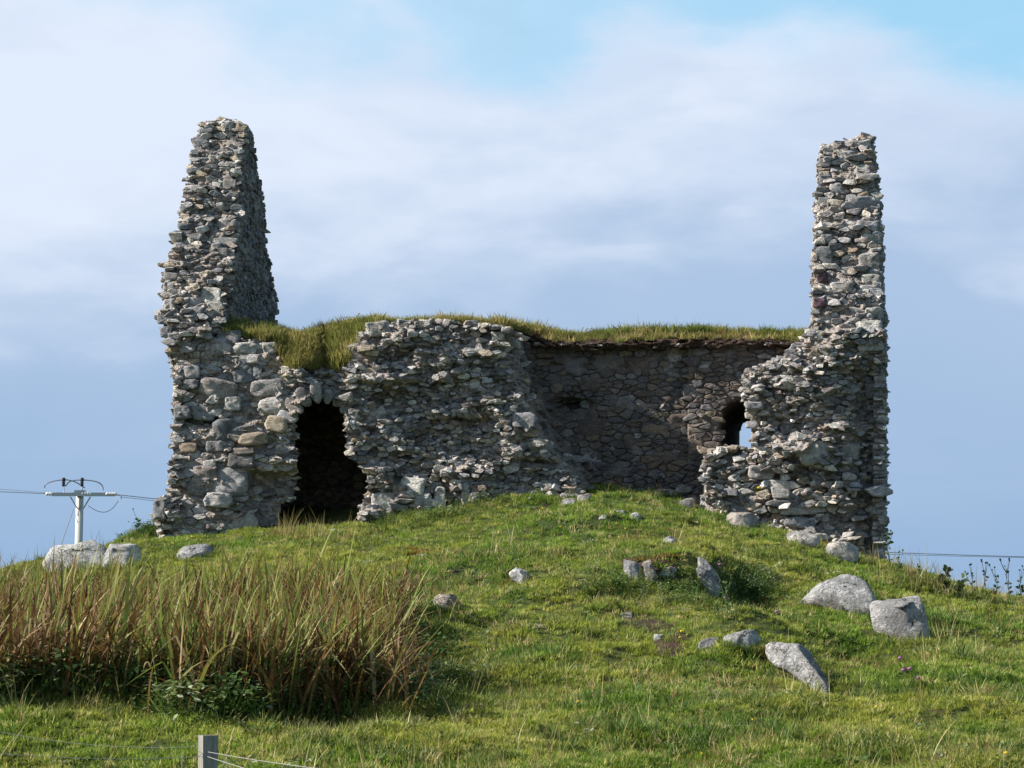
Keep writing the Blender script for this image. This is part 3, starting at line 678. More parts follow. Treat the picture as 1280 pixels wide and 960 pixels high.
# rear wall of the block with the slit cut through it
DB = 3.35
sg = np.arange(0.15, 9.7, 0.06); zg = np.arange(2.0, z_turf + .02, 0.06); SG, ZG = np.meshgrid(sg, zg)
P = from_s(SG, DB + .05 * fbm(SG * 3, ZG * 4), ZG); qx, qy = proj(P); hole = inpoly(qx, qy, SLIT)
idx = np.arange(SG.size).reshape(SG.shape); ok = ~(hole[:-1, :-1] | hole[1:, :-1] | hole[:-1, 1:] | hole[1:, 1:])
# keep the opening itself clear even where the grid is coarse
Fb = np.stack([idx[:-1, :-1], idx[1:, :-1], idx[1:, 1:], idx[:-1, 1:]], -1)[ok]
mesh('rear_wall', P.reshape(-1, 3), Fb, M_MORTAR, ruin, np.array([.27, .25, .23]))
for s_e, sg_, tab in ((0.1, -1, GL_out), (9.7, 1, GR_out)):
    Dg = np.arange(0.12, DB + .05, 0.06); DG, ZG = np.meshgrid(Dg, np.arange(1.6, z_turf, .06)); sE = np.interp(ZG, tab[:, 0], tab[:, 1]) - sg_ * .05 + .03 * fbm(DG * 4, ZG * 5)
    P = from_s(sE, DG, ZG); idx = np.arange(DG.size).reshape(DG.shape)
    mesh('side_wall', P.reshape(-1, 3), np.stack([idx[:-1, :-1], idx[:-1, 1:], idx[1:, 1:], idx[1:, :-1]], -1).reshape(-1, 4), M_MORTAR, ruin, np.array([.33, .30, .27]))
def loft(name, A_, B_, dA, dB, mat, col, steps=22, amp=.06, cap=False, parent=ruin):
    A_ = np.array(A_, float); B_ = np.array(B_, float)
    def resamp(P, n_=90):
        Q_ = np.vstack([P, P[:1]]); L = np.concatenate([[0], np.cumsum(np.hypot(*np.diff(Q_, axis=0).T))]); u = np.linspace(0, L[-1], n_ + 1)[:-1]
        return np.stack([np.interp(u, L, Q_[:, 0]), np.interp(u, L, Q_[:, 1])], -1)
    a_, b_ = resamp(A_), resamp(B_); V = []
    for k_ in range(steps + 1):
        f = k_ / steps; p = a_ * (1 - f) + b_ * f; D = dA(a_) * (1 - f) + dB * f if callable(dA) else dA * (1 - f) + dB * f
        c0 = p.mean(0); nz = 1 + amp * fbm(p[:, 0] / 7 + f * 9, p[:, 1] / 5, f * 12, 2) * (1 if 0 < k_ < steps else 0)
        p = c0 + (p - c0) * nz[:, None]; V.append(wall_pt(p[:, 0], p[:, 1], D + 0 * p[:, 0]))
    m_ = len(a_); V = np.vstack(V); F_ = [(r_ * m_ + i, r_ * m_ + (i + 1) % m_, (r_ + 1) * m_ + (i + 1) % m_, (r_ + 1) * m_ + i) for r_ in range(steps) for i in range(m_)]
    if cap: F_.append(tuple(range(steps * m_, (steps + 1) * m_)))
    return mesh(name, V, F_, mat, parent, col)
def grow(P, k, dx=0, dy=0):
    P = np.array(P, float); c_ = P.mean(0); d_ = P - c_; return c_ + d_ + k * d_ / np.hypot(*d_.T)[:, None] + (dx, dy)
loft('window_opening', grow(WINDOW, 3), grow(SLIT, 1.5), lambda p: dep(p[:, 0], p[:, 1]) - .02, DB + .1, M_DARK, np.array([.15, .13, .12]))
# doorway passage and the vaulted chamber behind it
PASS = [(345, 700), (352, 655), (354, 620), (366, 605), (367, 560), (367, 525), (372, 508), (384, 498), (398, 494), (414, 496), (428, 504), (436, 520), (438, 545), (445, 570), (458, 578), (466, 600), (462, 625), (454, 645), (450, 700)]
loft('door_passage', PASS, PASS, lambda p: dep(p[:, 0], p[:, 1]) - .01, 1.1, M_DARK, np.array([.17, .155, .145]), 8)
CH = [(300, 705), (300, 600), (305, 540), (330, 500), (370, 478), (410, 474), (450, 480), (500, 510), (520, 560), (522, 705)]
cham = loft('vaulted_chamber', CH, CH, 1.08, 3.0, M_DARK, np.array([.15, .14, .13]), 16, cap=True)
CHR = [(310, 480), (505, 480), (520, 680), (305, 680)]
cp_ = poisson(296, 466, 530, 694, lambda x, y: np.full(np.shape(x), 9.0), lambda x, y: np.full(np.shape(x), True), 1.7)
for i, poly in enumerate(cells(cp_, 1.7)):
    if poly is None or not inpoly(cp_[i, 0], cp_[i, 1], CHR): continue
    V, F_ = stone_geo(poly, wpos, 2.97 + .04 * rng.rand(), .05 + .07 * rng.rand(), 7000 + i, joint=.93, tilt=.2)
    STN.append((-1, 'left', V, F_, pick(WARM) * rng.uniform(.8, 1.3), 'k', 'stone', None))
# lining ring that joins the passage to the chamber (front wall of the chamber)
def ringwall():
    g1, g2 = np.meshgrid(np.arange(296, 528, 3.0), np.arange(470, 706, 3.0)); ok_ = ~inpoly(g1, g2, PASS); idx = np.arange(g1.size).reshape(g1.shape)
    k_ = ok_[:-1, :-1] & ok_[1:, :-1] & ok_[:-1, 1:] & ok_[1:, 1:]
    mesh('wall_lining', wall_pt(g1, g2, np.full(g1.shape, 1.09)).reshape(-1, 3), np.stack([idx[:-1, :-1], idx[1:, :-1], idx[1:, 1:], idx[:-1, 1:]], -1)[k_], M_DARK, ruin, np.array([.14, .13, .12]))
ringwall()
# loose angular rubble bedded in the torn faces
def rub_ok(x, y): return inpoly(x, y, FRONT) & ~inpoly(x, y, DOOR) & ~inpoly(x, y, WINDOW)
cnt = 0
rubble = {k_: Acc() for k_ in ('left', 'gl', 'gr', 'rec', 'right')}
small = rubble
while cnt < 2500:
    x, y = rng.uniform(198, 1106), rng.uniform(150, 712)
    if not rub_ok(np.array(x), np.array(y)): continue
    r_ = float(rec_f(np.array(x), np.array(y)))
    if rng.rand() < r_ * .96: continue
    fl = 222 < x < 350 and y > 425
    if fl and rng.rand() < .82: continue
    if avoid(x, y): continue
    if x > 1000 and y < 400 and rng.rand() < .7: continue
    cnt += 1
    w = rng.uniform(.035, .085) * (1 + .9 * (rng.rand() < .14)); d0 = float(dep(np.array(x), np.array(y)))
    c_ = wall_pt(np.array(x), np.array(y), np.array(d0 - rng.uniform(-.01, .05 + .05 * (1 - r_))))
    V, F_ = hull_stone(c_, (w * rng.uniform(1.1, 1.9), w * rng.uniform(1.2, 2.0), w * rng.uniform(.4, .95)), rng.uniform(-.9, .9), .3)
    k_ = zone_of(x, y); rubble[k_].add(V, F_, stone_col('dark' if r_ > .5 else 'torn') * rng.uniform(.9, 1.25))
# ragged stones standing out along the broken edges and over the tops
def edge_rubble(path, n_, key, size=(.08, .2), lat=.05, dof=0.12, flat=.45, tone='torn'):
    path = np.array(path, float); L = np.concatenate([[0], np.cumsum(np.hypot(*np.diff(path, axis=0).T))])
    for u in np.sort(rng.uniform(0, L[-1], n_)):
        x = np.interp(u, L, path[:, 0]); y = np.interp(u, L, path[:, 1]); w = rng.uniform(*size)
        d0 = float(dep_flat(y)) + (1.2 if key == 'rec' else 0)
        c_ = wall_pt(np.array(x), np.array(y), np.array(d0 + rng.uniform(0, dof))) + Uv * rng.uniform(-lat, lat)
        V, F_ = hull_stone(c_, (w * 1.1, w * rng.uniform(.8, 1.5), w * flat * rng.uniform(.6, 1.3)), rng.uniform(-.5, .5), .14)
        rubble[key].add(V, F_, stone_col(tone))
edge_rubble([(212, 650), (214, 600), (219, 560), (223, 520), (221, 480), (216, 450)], 60, 'left', (.07, .16), .04, .4)
edge_rubble([(210, 425), (207, 400), (210, 370), (210, 345), (218, 320), (228, 290), (238, 240), (245, 190), (255, 160)], 40, 'gl', (.14, .27), .055, .5, .3)
edge_rubble([(210, 425), (210, 345), (228, 290), (238, 240), (255, 160)], 46, 'gl', (.07, .15), .05, .5, .5)
edge_rubble([(303, 160), (302, 200), (299, 250), (294, 300), (288, 350), (276, 402)], 60, 'gl', (.08, .16), .02, .2)
edge_rubble([(254, 157), (280, 152), (303, 156)], 22, 'gl', (.10, .24), .05, .4, .55)
edge_rubble([(1030, 184), (1060, 177), (1086, 170)], 24, 'gr', (.08, .18), .02, .5, .45, 'fl')
edge_rubble([(1028, 186), (1025, 230), (1022, 300), (1019, 380), (1016, 412)], 60, 'gr', (.08, .17), .015, .5)
edge_rubble([(1088, 172), (1092, 210), (1097, 260), (1099, 330), (1102, 400)], 60, 'gr', (.09, .18), .012, .5, .45, 'fl')
edge_rubble([(1102, 400), (1103, 480), (1102, 600), (1101, 700)], 60, 'right', (.1, .22), .012, .5, .45, 'fl')
edge_rubble([(1015, 412), (1003, 427), (988, 446), (950, 462), (934, 466)], 60, 'right', (.07, .2), .05, .3, .6)
edge_rubble([(196, 640), (200, 655), (225, 662), (262, 668)], 46, 'left', (.09, .2), .06, .3, .6)
edge_rubble([(934, 470), (932, 500)], 22, 'right', (.07, .14), .03, .4, .6); edge_rubble([(930, 560), (905, 562), (886, 575), (880, 600)], 46, 'right', (.08, .16), .05, .3, .7)
edge_rubble([(442, 432), (466, 409), (500, 404), (560, 403), (600, 406), (630, 410), (655, 425)], 120, 'left', (.06, .17), .05, .35, .6)
edge_rubble([(282, 418), (345, 432), (356, 458), (430, 464)], 40, 'left', (.07, .15), .05, .2)
edge_rubble([(660, 430), (750, 432), (850, 432), (1000, 430)], 90, 'rec', (.05, .13), .05, .2, .5, 'torn')
# far slopes and tops of both gables
for key, ti, to, zt in (('gl', GL_in, GL_out, ZT), ('gr', GR_in, GR_out, ZTR)):
    for _ in range(170):
        z = rng.uniform(z_turf - .2, zt + .02); sa = np.interp(z, ti[:, 0], ti[:, 1]); sb = np.interp(z, to[:, 0], to[:, 1]); w = rng.uniform(.06, .15)
        f = rng.uniform(.06, .94); V, F_ = hull_stone(from_s(sa + (sb - sa) * f, Dback(z) + rng.uniform(-.08, .0), z), (w * 1.1, w * 1.2, w * .5), rng.uniform(-.3, .3), .12); rubble[key].add(V, F_, stone_col('fl'))
    for _ in range(70):
        sa = np.interp(zt, ti[:, 0], ti[:, 1]); sb = np.interp(zt, to[:, 0], to[:, 1]); da = Dfront(zt, ti); db = max(Dback(zt), da + .3); w = rng.uniform(.09, .2)
        V, F_ = hull_stone(from_s(sa + (sb - sa) * rng.uniform(.06, .94), rng.uniform(da, db), zt - .03 + rng.uniform(-.03, .02)), (w * 1.1, w * 1.2, w * .5), rng.uniform(0, 3), .12); rubble[key].add(V, F_, stone_col('fl'))
# the largest 300 stones are parts of their own, the rest one part of their wall
order = sorted([i for i in range(len(STN)) if STN[i][0] > 0 and STN[i][6] == 'stone'], key=lambda i: -STN[i][0])
own = set(order[:292]) | {i for i in range(len(STN)) if STN[i][6] == 'arch_stone'}
print('stones', len(STN))
MK = {'s': M_STONE, 'k': M_DARK}
bulk = {k_: Acc() for k_ in rubble}
for i, (sz, key, V, F_, c_, mk, nm, lab) in enumerate(STN):
    if i in own: mesh(nm, V, F_, MK[mk], parts[key], c_, smooth=True)
    else: bulk[key].add(V, F_, c_, smooth=(sz > 200))
for k_, a_ in bulk.items():
    if a_.n: tag(a_.build('masonry', M_DARK if k_ == 'rec' else M_STONE, parts[k_]), kind='stuff')
for k_, a_ in rubble.items():
    if a_.n: tag(a_.build('rubble', M_DARK if k_ == 'rec' and False else M_STONE, parts[k_]), kind='stuff')

# turf and soil over the block between the gables
tx = np.arange(268, 1022, 3.0)
row_m = np.interp(tx, [268, 282, 345, 354, 432, 442, 465, 490, 560, 625, 652, 700, 850, 1000, 1020], [420, 419, 431, 462, 469, 438, 408, 405, 405, 411, 426, 436, 436, 434, 434])
row_c = np.interp(tx, [268, 290, 330, 375, 400, 430, 470, 560, 640, 700, 800, 860, 940, 1000, 1020], [410, 409, 412, 420, 415, 410, 404, 402.5, 408, 423, 419, 417, 420, 421, 421])
row_m = row_m + (tx > 655) * (3.5 * fbm(tx / 9, tx * 0, 3.3, 3) - 1); d_m = dep(tx, row_m + 6) + .05; d_m = np.where(tx > 655, 1.08 + .30, d_m)
rowsV = []
nb = 26
for k_ in range(nb + 1):
    f = k_ / nb
    if f <= .5:
        g_ = f / .5; row = row_m + (row_c - row_m) * (g_ ** .75); D = d_m - .05 + (.55 * g_ ** 1.4) - (tx > 655) * .12 * np.sin(g_ * 3.1)
        P = wall_pt(tx, row, D)
        if k_ > 0: P = P + Vv * ((0.07 + .10 * (tx > 655)) * fbm(tx / 9, np.full(len(tx), f * 20), 2.2, 4))[:, None]
        if k_ > 0: P[:, 2] += 0.05 * fbm(tx / 10, np.full(len(tx), f * 10), 7.2, 3) * g_
        zl = P[:, 2].copy(); Dl = D; sl_ = suv(P)[0]
    else:
        g_ = (f - .5) / .5; Dd = Dl + (DB - Dl) * g_; P = from_s(sl_, Dd, zl + .02 * np.sin(g_ * 3) - .12 * g_ + .04 * fbm(tx / 14, np.full(len(tx), g_ * 9), 1.2))
    rowsV.append(P)
TV = np.stack(rowsV, 0); h_, w_ = TV.shape[:2]; idx = np.arange(h_ * w_).reshape(h_, w_)
bank_o = mesh('turf_bank', TV.reshape(-1, 3), np.stack([idx[:-1, :-1], idx[:-1, 1:], idx[1:, 1:], idx[1:, :-1]], -1).reshape(-1, 4), M_SOIL, ruin, smooth=True)

# ------------------------------------------------------------------ grass
def strip(Vs, Fs, base_, dirv, ln, w, bend, segs=3, twist=0.0, Cs=None, c0=None, c1=None, fold=None):
    """one tapering leaf"""
    p = np.array(base_, float); a = math.atan2(dirv[1], dirv[0]); lean = math.hypot(dirv[0], dirv[1]); st = ln / segs; n0 = len(Vs)
    side = np.array([-math.sin(a + twist), math.cos(a + twist), 0]); ang = lean
    for k_ in range(segs + 1):
        f = k_ / segs; ww = w * (1 - f ** 2.2) * .5 * (0.8 + .4 * math.sin(f * 3))
        if k_ == segs: Vs.append(p.copy())
        else: Vs.append(p - side * ww); Vs.append(p + side * ww)
        if Cs is not None:
            cc = c0 * (1 - f) + c1 * f; Cs.append(cc)
            if k_ < segs: Cs.append(cc)
        p = p + st * np.array([math.cos(a) * math.sin(ang), math.sin(a) * math.sin(ang), math.cos(ang)]); ang += bend / segs
        if fold is not None and k_ == fold: ang += 1.5
    for k_ in range(segs - 1): Fs.append((n0 + 2 * k_, n0 + 2 * k_ + 1, n0 + 2 * k_ + 3, n0 + 2 * k_ + 2))
    Fs.append((n0 + 2 * segs - 2, n0 + 2 * segs - 1, n0 + 2 * segs))
def tuft(name, mat, seed, nbl, ln, w, spread, lean, bend, segs=3):
    r_ = np.random.RandomState(seed); Vs, Fs = [], []
    for _ in range(nbl):
        a = r_.uniform(0, 6.28); rr = spread * math.sqrt(r_.rand()); l_ = abs(r_.normal(lean, lean * .6))
        aa = a + r_.normal(0, .8)
        strip(Vs, Fs, (rr * math.cos(a), rr * math.sin(a), -.01), (math.cos(aa) * l_, math.sin(aa) * l_), ln * r_.uniform(.45, 1.15), w * r_.uniform(.7, 1.3), bend * r_.uniform(.2, 1.4), segs, r_.uniform(-1.2, 1.2))
    me = bpy.data.meshes.new(name); me.from_pydata([tuple(v) for v in Vs], [], Fs); me.materials.append(mat)
    return bpy.data.objects.new(name, me)
def leafy(name, mat, seed, nl, ln, w, h):
    """low broad-leaved herb: ovate leaves on short stalks"""
    r_ = np.random.RandomState(seed); Vs, Fs = [], []
    for _ in range(nl):
        a = r_.uniform(0, 6.28); z = h * r_.rand(); rr = r_.uniform(0, .09) + z * .15; el_ = r_.uniform(-.5, .7); c_ = np.array([rr * math.cos(a), rr * math.sin(a), z]); f_ = np.array([math.cos(a) * math.cos(el_), math.sin(a) * math.cos(el_), math.sin(el_)])
        s_ = np.array([-math.sin(a), math.cos(a), r_.uniform(-.4, .4)]); L_ = ln * r_.uniform(.6, 1.3); W_ = w * r_.uniform(.7, 1.2); n0 = len(Vs)
        dn = np.array([0, 0, -.12 * L_])
        Vs += [c_, c_ + f_ * L_ * .4 + s_ * W_ * .5, c_ + f_ * L_ + dn, c_ + f_ * L_ * .4 - s_ * W_ * .5, c_ + f_ * L_ * .5 + dn * .2]
        Fs += [(n0, n0 + 1, n0 + 4), (n0 + 1, n0 + 2, n0 + 4), (n0 + 2, n0 + 3, n0 + 4), (n0 + 3, n0, n0 + 4)]
    me = bpy.data.meshes.new(name); me.from_pydata([tuple(v) for v in Vs], [], Fs); me.materials.append(mat)
    return bpy.data.objects.new(name, me)
def scatter(name, P, srcs, scl, rotz, tone, tilt=None, label=None, cat=None):
    n_ = len(P); me = bpy.data.meshes.new(name); me.vertices.add(n_); me.vertices.foreach_set('co', np.asarray(P, np.float32).ravel())
    def att(nm, ty, data, prop='value'):
        a = me.attributes.new(nm, ty, 'POINT'); a.data.foreach_set(prop, data)
    att('scl', 'FLOAT', np.asarray(scl, np.float32)); att('tone', 'FLOAT', np.asarray(tone, np.float32))
    att('pick', 'INT', rng.randint(0, len(srcs), n_).astype(np.int32))
    rv = np.zeros((n_, 3), np.float32); rv[:, 2] = rotz
    if tilt is not None: rv[:, :2] = tilt
    else: rv[:, :2] = rng.normal(0, .12, (n_, 2))
    att('rot', 'FLOAT_VECTOR', rv.ravel(), 'vector')
    o = bpy.data.objects.new(name, me); COL.objects.link(o)
    coll = bpy.data.collections.new(name + '_kinds')
    for s_ in srcs: coll.objects.link(s_)
    g = bpy.data.node_groups.new(name + '_spread', 'GeometryNodeTree')
    g.interface.new_socket('Geometry', in_out='INPUT', socket_type='NodeSocketGeometry'); g.interface.new_socket('Geometry', in_out='OUTPUT', socket_type='NodeSocketGeometry')
    gi = g.nodes.new('NodeGroupInput'); go = g.nodes.new('NodeGroupOutput')
    m2p = g.nodes.new('GeometryNodeMeshToPoints'); iop = g.nodes.new('GeometryNodeInstanceOnPoints'); cinf = g.nodes.new('GeometryNodeCollectionInfo')
    cinf.inputs['Collection'].default_value = coll; cinf.inputs['Separate Children'].default_value = True; cinf.inputs['Reset Children'].default_value = True
    def na(nm, ty):
        q = g.nodes.new('GeometryNodeInputNamedAttribute'); q.data_type = ty; q.inputs['Name'].default_value = nm
        return [s for s in q.outputs if s.enabled and s.name == 'Attribute'][0]
    L = g.links.new
    L(gi.outputs[0], m2p.inputs[0]); L(m2p.outputs[0], iop.inputs['Points']); L(cinf.outputs[0], iop.inputs['Instance']); iop.inputs['Pick Instance'].default_value = True
    L(na('pick', 'INT'), iop.inputs['Instance Index']); L(na('scl', 'FLOAT'), iop.inputs['Scale'])
    e2r = g.nodes.new('FunctionNodeEulerToRotation'); L(na('rot', 'FLOAT_VECTOR'), e2r.inputs[0]); L(e2r.outputs[0], iop.inputs['Rotation'])
    L(iop.outputs[0], go.inputs[0])
    md = o.modifiers.new('spread', 'NODES'); md.node_group = g
    tag(o, label, cat, kind='stuff'); return o
fl_poly = [suv(P)[:2] for P in ()]
def in_build(x, y):
    q = np.stack([x, y, x * 0], -1) - O0; s = q @ Uv; D = q @ Vv
    fr = np.interp(s, [0, 4.8, 5.6, 6.9, 7.2, 9.9], [.05, .2, .9, 1.1, .25, 0])
    return (s > .02) & (s < 9.72) & (D > fr) & (D < 3.4)
ROCKS = []   # filled below: (x, y, rx, ry) keeps blades off bare stone
def rock_mesh(seed, sub=2, cuts=9, rough=.14):
    bm = bmesh.new(); bmesh.ops.create_icosphere(bm, subdivisions=sub, radius=1)
    V = np.array([v.co[:] for v in bm.verts]); F_ = [tuple(v.index for v in f.verts) for f in bm.faces]; bm.free(); return V, F_
def ygr(px, py): return hit(px, py)[1]
def rock(name, poly, label, seed, thick=.5, col=(.37, .37, .375), Yf=None, cat='rock', res=44, back=.7, rough=.10, group=None, cuts=7, bulge=.5, mat=None):
    """bedrock or boulder whose rim lies on the slope along the given outline and swells out of it"""
    r_ = np.random.RandomState(seed); poly = np.array(poly, float)
    if len(poly) == 2:      # a box only: make a blocky uneven outline inside it
        (x0, y0), (x1, y1) = poly; th = np.linspace(0, 6.283, 12)[:-1] + r_.uniform(-.15, .15, 11); ex = r_.uniform(.3, .5); c1, s1 = np.cos(th), np.sin(th)
        poly = np.stack([(x0 + x1) / 2 + np.sign(c1) * abs(c1) ** ex * (x1 - x0) / 2 * r_.uniform(.85, 1.05, 11), (y0 + y1) / 2 - np.sign(s1) * abs(s1) ** ex * (y1 - y0) / 2 * r_.uniform(.8, 1.05, 11)], -1)
    Q_ = np.vstack([poly, poly[:1]]); L = np.concatenate([[0], np.cumsum(np.hypot(*np.diff(Q_, axis=0).T))]); u = np.linspace(0, L[-1], res + 1)[:-1]
    P = np.stack([np.interp(u, L, Q_[:, 0]), np.interp(u, L, Q_[:, 1])], -1)
    cen = P.mean(0); W_ = np.ptp(P[:, 0]); ymax = P[:, 1].max()
    Y0 = Yf or min(ygr(cen[0], ymax - 2), ygr(P[P[:, 1].argmax(), 0], ymax - 2)); w = W_ / FPX * Y0; h = np.ptp(P[:, 1]) / FPX * Y0
    def Yof(p): 
        if Yf: return np.full(len(p), Yf)
        ymn = P[:, 1].min(); B = min(bulge * 1.1 * w + .1, max(ygr(cen[0], ymn) - Y0, .05)); return Y0 + B * (ymax - p[:, 1]) / (ymax - ymn)
    T = thick * min(w, 1.6 * h); V = []; rimY = Yof(P); rim = at(P[:, 0], P[:, 1], rimY); cY = float(np.clip(rimY.mean(), Y0, Y0 + bulge * w)); C_ = at(cen[0], cen[1], cY)
    tow = np.array([0, -.6, .8]); lowr = np.clip((C_[2] - rim[:, 2]) / max(h * .5, .03), -1, 1); g_ = (1 - lowr) / 2
    OFF = np.stack([g_ * 0, -.75 * g_ - .12, .38 + .42 * (1 - g_)], -1)
    prof = [(1.10, -.55), (1.05, -.18), (1.0, .0), (.95, .28), (.87, .50), (.76, .68), (.64, .80), (.50, .90), (.36, .96), (.2, 1.0)]
    for (sc_, of) in prof:
        ring = C_ + (rim - C_) * (sc_ if sc_ <= 1 else 1.0); 
        if of < 0: ring = C_ + (rim - C_) * (1 + of * .25)
        V.append(ring + OFF * T * of)
    V.append((C_ + OFF.mean(0) * T)[None]); V = np.vstack(V); m_ = res; k = len(prof)
    for c_ in range(cuts):
        n_ = r_.normal(0, .8, 3) + (0, -.7, .0); n_[2] = abs(n_[2]) + .25; n_ /= np.linalg.norm(n_); q = (V - C_); e = (q @ n_); hmax = e.max(); hh = hmax * r_.uniform(.55, .85); V = V - np.where(e > hh, (e - hh) * .9, 0)[:, None] * n_
    fr = 2.2 / max(w, .15)
    nz = fbm(V[:, 0] * fr + seed, V[:, 1] * fr, V[:, 2] * fr, 4, .6) * rough * 2.2 * T + .05 * T * np.abs(fbm(V[:, 0] * 8 + V[:, 2] * 4, V[:, 1] * 8, V[:, 2] * 16 + seed, 3))
    V = V + nz[:, None] * tow
    F_ = [(r1 * m_ + i, (r1 + 1) * m_ + i, (r1 + 1) * m_ + (i + 1) % m_, r1 * m_ + (i + 1) % m_) for r1 in range(k - 1) for i in range(m_)]
    F_ += [((k - 1) * m_ + i, k * m_, (k - 1) * m_ + (i + 1) % m_) for i in range(m_)]
    F_.append(tuple(range(m_)))
    area = sum(P[i, 0] * P[(i + 1) % m_, 1] - P[(i + 1) % m_, 0] * P[i, 1] for i in range(m_))
    if area > 0: F_ = [tuple(reversed(f)) for f in F_]
    o_ = mesh(name, V, F_, mat or M_ROCK, None, np.array(col), smooth=True, origin=(C_[0], C_[1], rim[:, 2].min()))
    ROCKS.append((cen + (P - cen) * .74, Y0 - .15, Y0 + w * 1.3 + .6)); tag(o_, label, cat, group); return o_
rock('boulder', [(990, 740), (1010, 731), (1032, 726), (1044, 722), (1062, 727), (1074, 731), (1088, 741), (1096, 755), (1097, 772), (1082, 772), (1062, 764), (1040, 756), (1010, 748)], 'long wedge-shaped pale boulder, left one of the pair right of the ruin', 31, .5)
rock('boulder', [(1084, 750), (1093, 735), (1110, 733), (1130, 733), (1143, 740), (1151, 755), (1158, 776), (1162, 798), (1148, 804), (1126, 796), (1106, 788), (1088, 776)], 'blunt rounded pale boulder with shaded right side, right one of the pair', 44, .62)
rock('rock_outcrop', [(904, 799), (914, 790), (931, 788), (945, 792), (953, 805), (951, 818), (931, 818), (914, 815), (905, 809)], 'rounded grey hump of rock at the head of the curved ledge', 52, .5)
rock('rock_outcrop', [(951, 795), (968, 793), (985, 797), (1001, 805), (1014, 816), (1022, 830), (1033, 846), (1043, 868), (1029, 863), (1014, 855), (1000, 843), (984, 831), (968, 826), (956, 816)], 'long pale rock slab curving down to the right with orange moss', 67, .30, bulge=.8)
rock('small_rock', [(872, 811), (874, 799), (888, 797), (902, 800), (902, 811), (888, 813)], 'little grey rock left of the rounded hump', 73, .5)
_n = len(ROCKS)
rock('turf_ledge', [(776, 700), (800, 694), (830, 698), (868, 700), (868, 722), (846, 730), (812, 730), (782, 727)], 'low dark earthy face under the turf lip between the ledge rocks', 211, .12, mat=M_SOIL, col=(.1, .1, .1), cat='turf ledge', cuts=0)
ROCKS = ROCKS[:_n]
rock('rock_outcrop', [(779, 697), (794, 695), (799, 706), (798, 727), (786, 728), (780, 718)], 'upright white-faced rock at the left end of the turf ledge', 81, .35, col=(.46, .46, .46))
rock('rock_outcrop', [(801, 698), (813, 697), (817, 709), (823, 722), (815, 731), (803, 728)], 'mossy rock in the middle of the turf ledge', 84, .3, col=(.26, .23, .18))
rock('rock_outcrop', [(824, 710), (830, 706), (842, 705), (847, 717), (840, 727), (829, 733), (821, 726)], 'low cracked rock right of the mossy one in the turf ledge', 88, .75, col=(.46, .46, .46))
rock('rock_outcrop', [(872, 696), (888, 694), (898, 706), (902, 725), (900, 744), (888, 752), (878, 742), (873, 728), (865, 717), (872, 712)], 'tall tapering rock with a shaded side at the right end of the ledge', 93, .45)
rock('small_rock', [(636, 717), (645, 712), (660, 715), (664, 727), (660, 733), (648, 727), (638, 722)], 'blocky pale stone alone in the grass of the middle slope', 97, .5, col=(.48, .48, .47))
rock('small_rock', [(500, 727), (520, 743)], 'small lichened stone beside the right end of the reeds', 99, .5, col=(.33, .31, .28))
rock('small_rock', [(538, 742), (574, 766)], 'stone half hidden under dry straw-coloured grass', 103, .4, col=(.28, .25, .21))
rock('small_rock', [(774, 764), (799, 778)], 'pale stone showing above a bare earthy patch', 107, .5)
rock('small_rock', [(816, 790), (830, 805)], 'small pale stone beside a rust-brown earthy hole', 111, .5)
rock('small_rock', [(660, 778), (688, 795)], 'dull stone sunk in the turf below the blocky pale one', 113, .35, col=(.20, .17, .14))
for (x0, y0, x1, y1, lab, col) in [(700, 622, 722, 634, 'flat grey stone in the grass near the middle of the wall, left of two', None), (721, 618, 741, 628, 'flat grey stone in the grass near the middle of the wall, right of two', None),
  (745, 641, 759, 652, 'small white stone on the crest below the recessed wall', (.5, .5, .48)), (769, 636, 782, 646, 'small grey stone just above and right of the white one', None), (787, 640, 802, 651, 'small grey stone farthest right in the row on the crest', None), (829, 669, 846, 682, 'single small stone on the slope above the turf ledge', None),
  (846, 621, 869, 637, 'whitish fallen block lying left of the right-hand wall stump', (.44, .43, .41)), (875, 619, 904, 643, 'squarish grey block beside the whitish one at the wall foot', (.36, .36, .36)), (903, 641, 955, 661, 'broad pinkish block at the foot of the wall below the window', (.36, .32, .29)), (982, 664, 1025, 683, 'pale block under the stacked slabs at the foot of the stump', (.39, .38, .355)),
  (1030, 678, 1077, 700, 'long flat pale block nearest the right corner of the ruin', (.42, .395, .36)), (808, 612, 848, 622, 'thin pale slab lying on the earth under the recessed wall', (.44, .40, .36)), (842, 605, 868, 615, 'small thin slab right of the pale one under the recessed wall', (.44, .40, .36))]:
    rock('fallen_stone' if y1 - y0 > 14 or 'slab' in lab else 'small_rock', [(x0, y0), (x1, y1)], lab, int(x0 + y0), .4, col=col or (.40, .40, .39), res=26)
rock('rock_outcrop', [(46, 702), (56, 692), (70, 685), (98, 681), (124, 675), (140, 680), (140, 704), (126, 714), (60, 716)], 'broad pale outcrop on the skyline below the power pole, left half', 153, .3, col=(.45, .45, .44))
rock('rock_outcrop', [(110, 708), (122, 690), (134, 676), (148, 673), (164, 675), (174, 684), (180, 700), (160, 712), (118, 714)], 'broad pale outcrop on the skyline below the power pole, right half', 159, .3, col=(.45, .45, .44))
rock('rock_outcrop', [(213, 699), (224, 686), (244, 683), (261, 681), (268, 686), (262, 694), (246, 697), (230, 702)], 'low pale rock between the reeds and the left corner of the ruin', 163, .35)

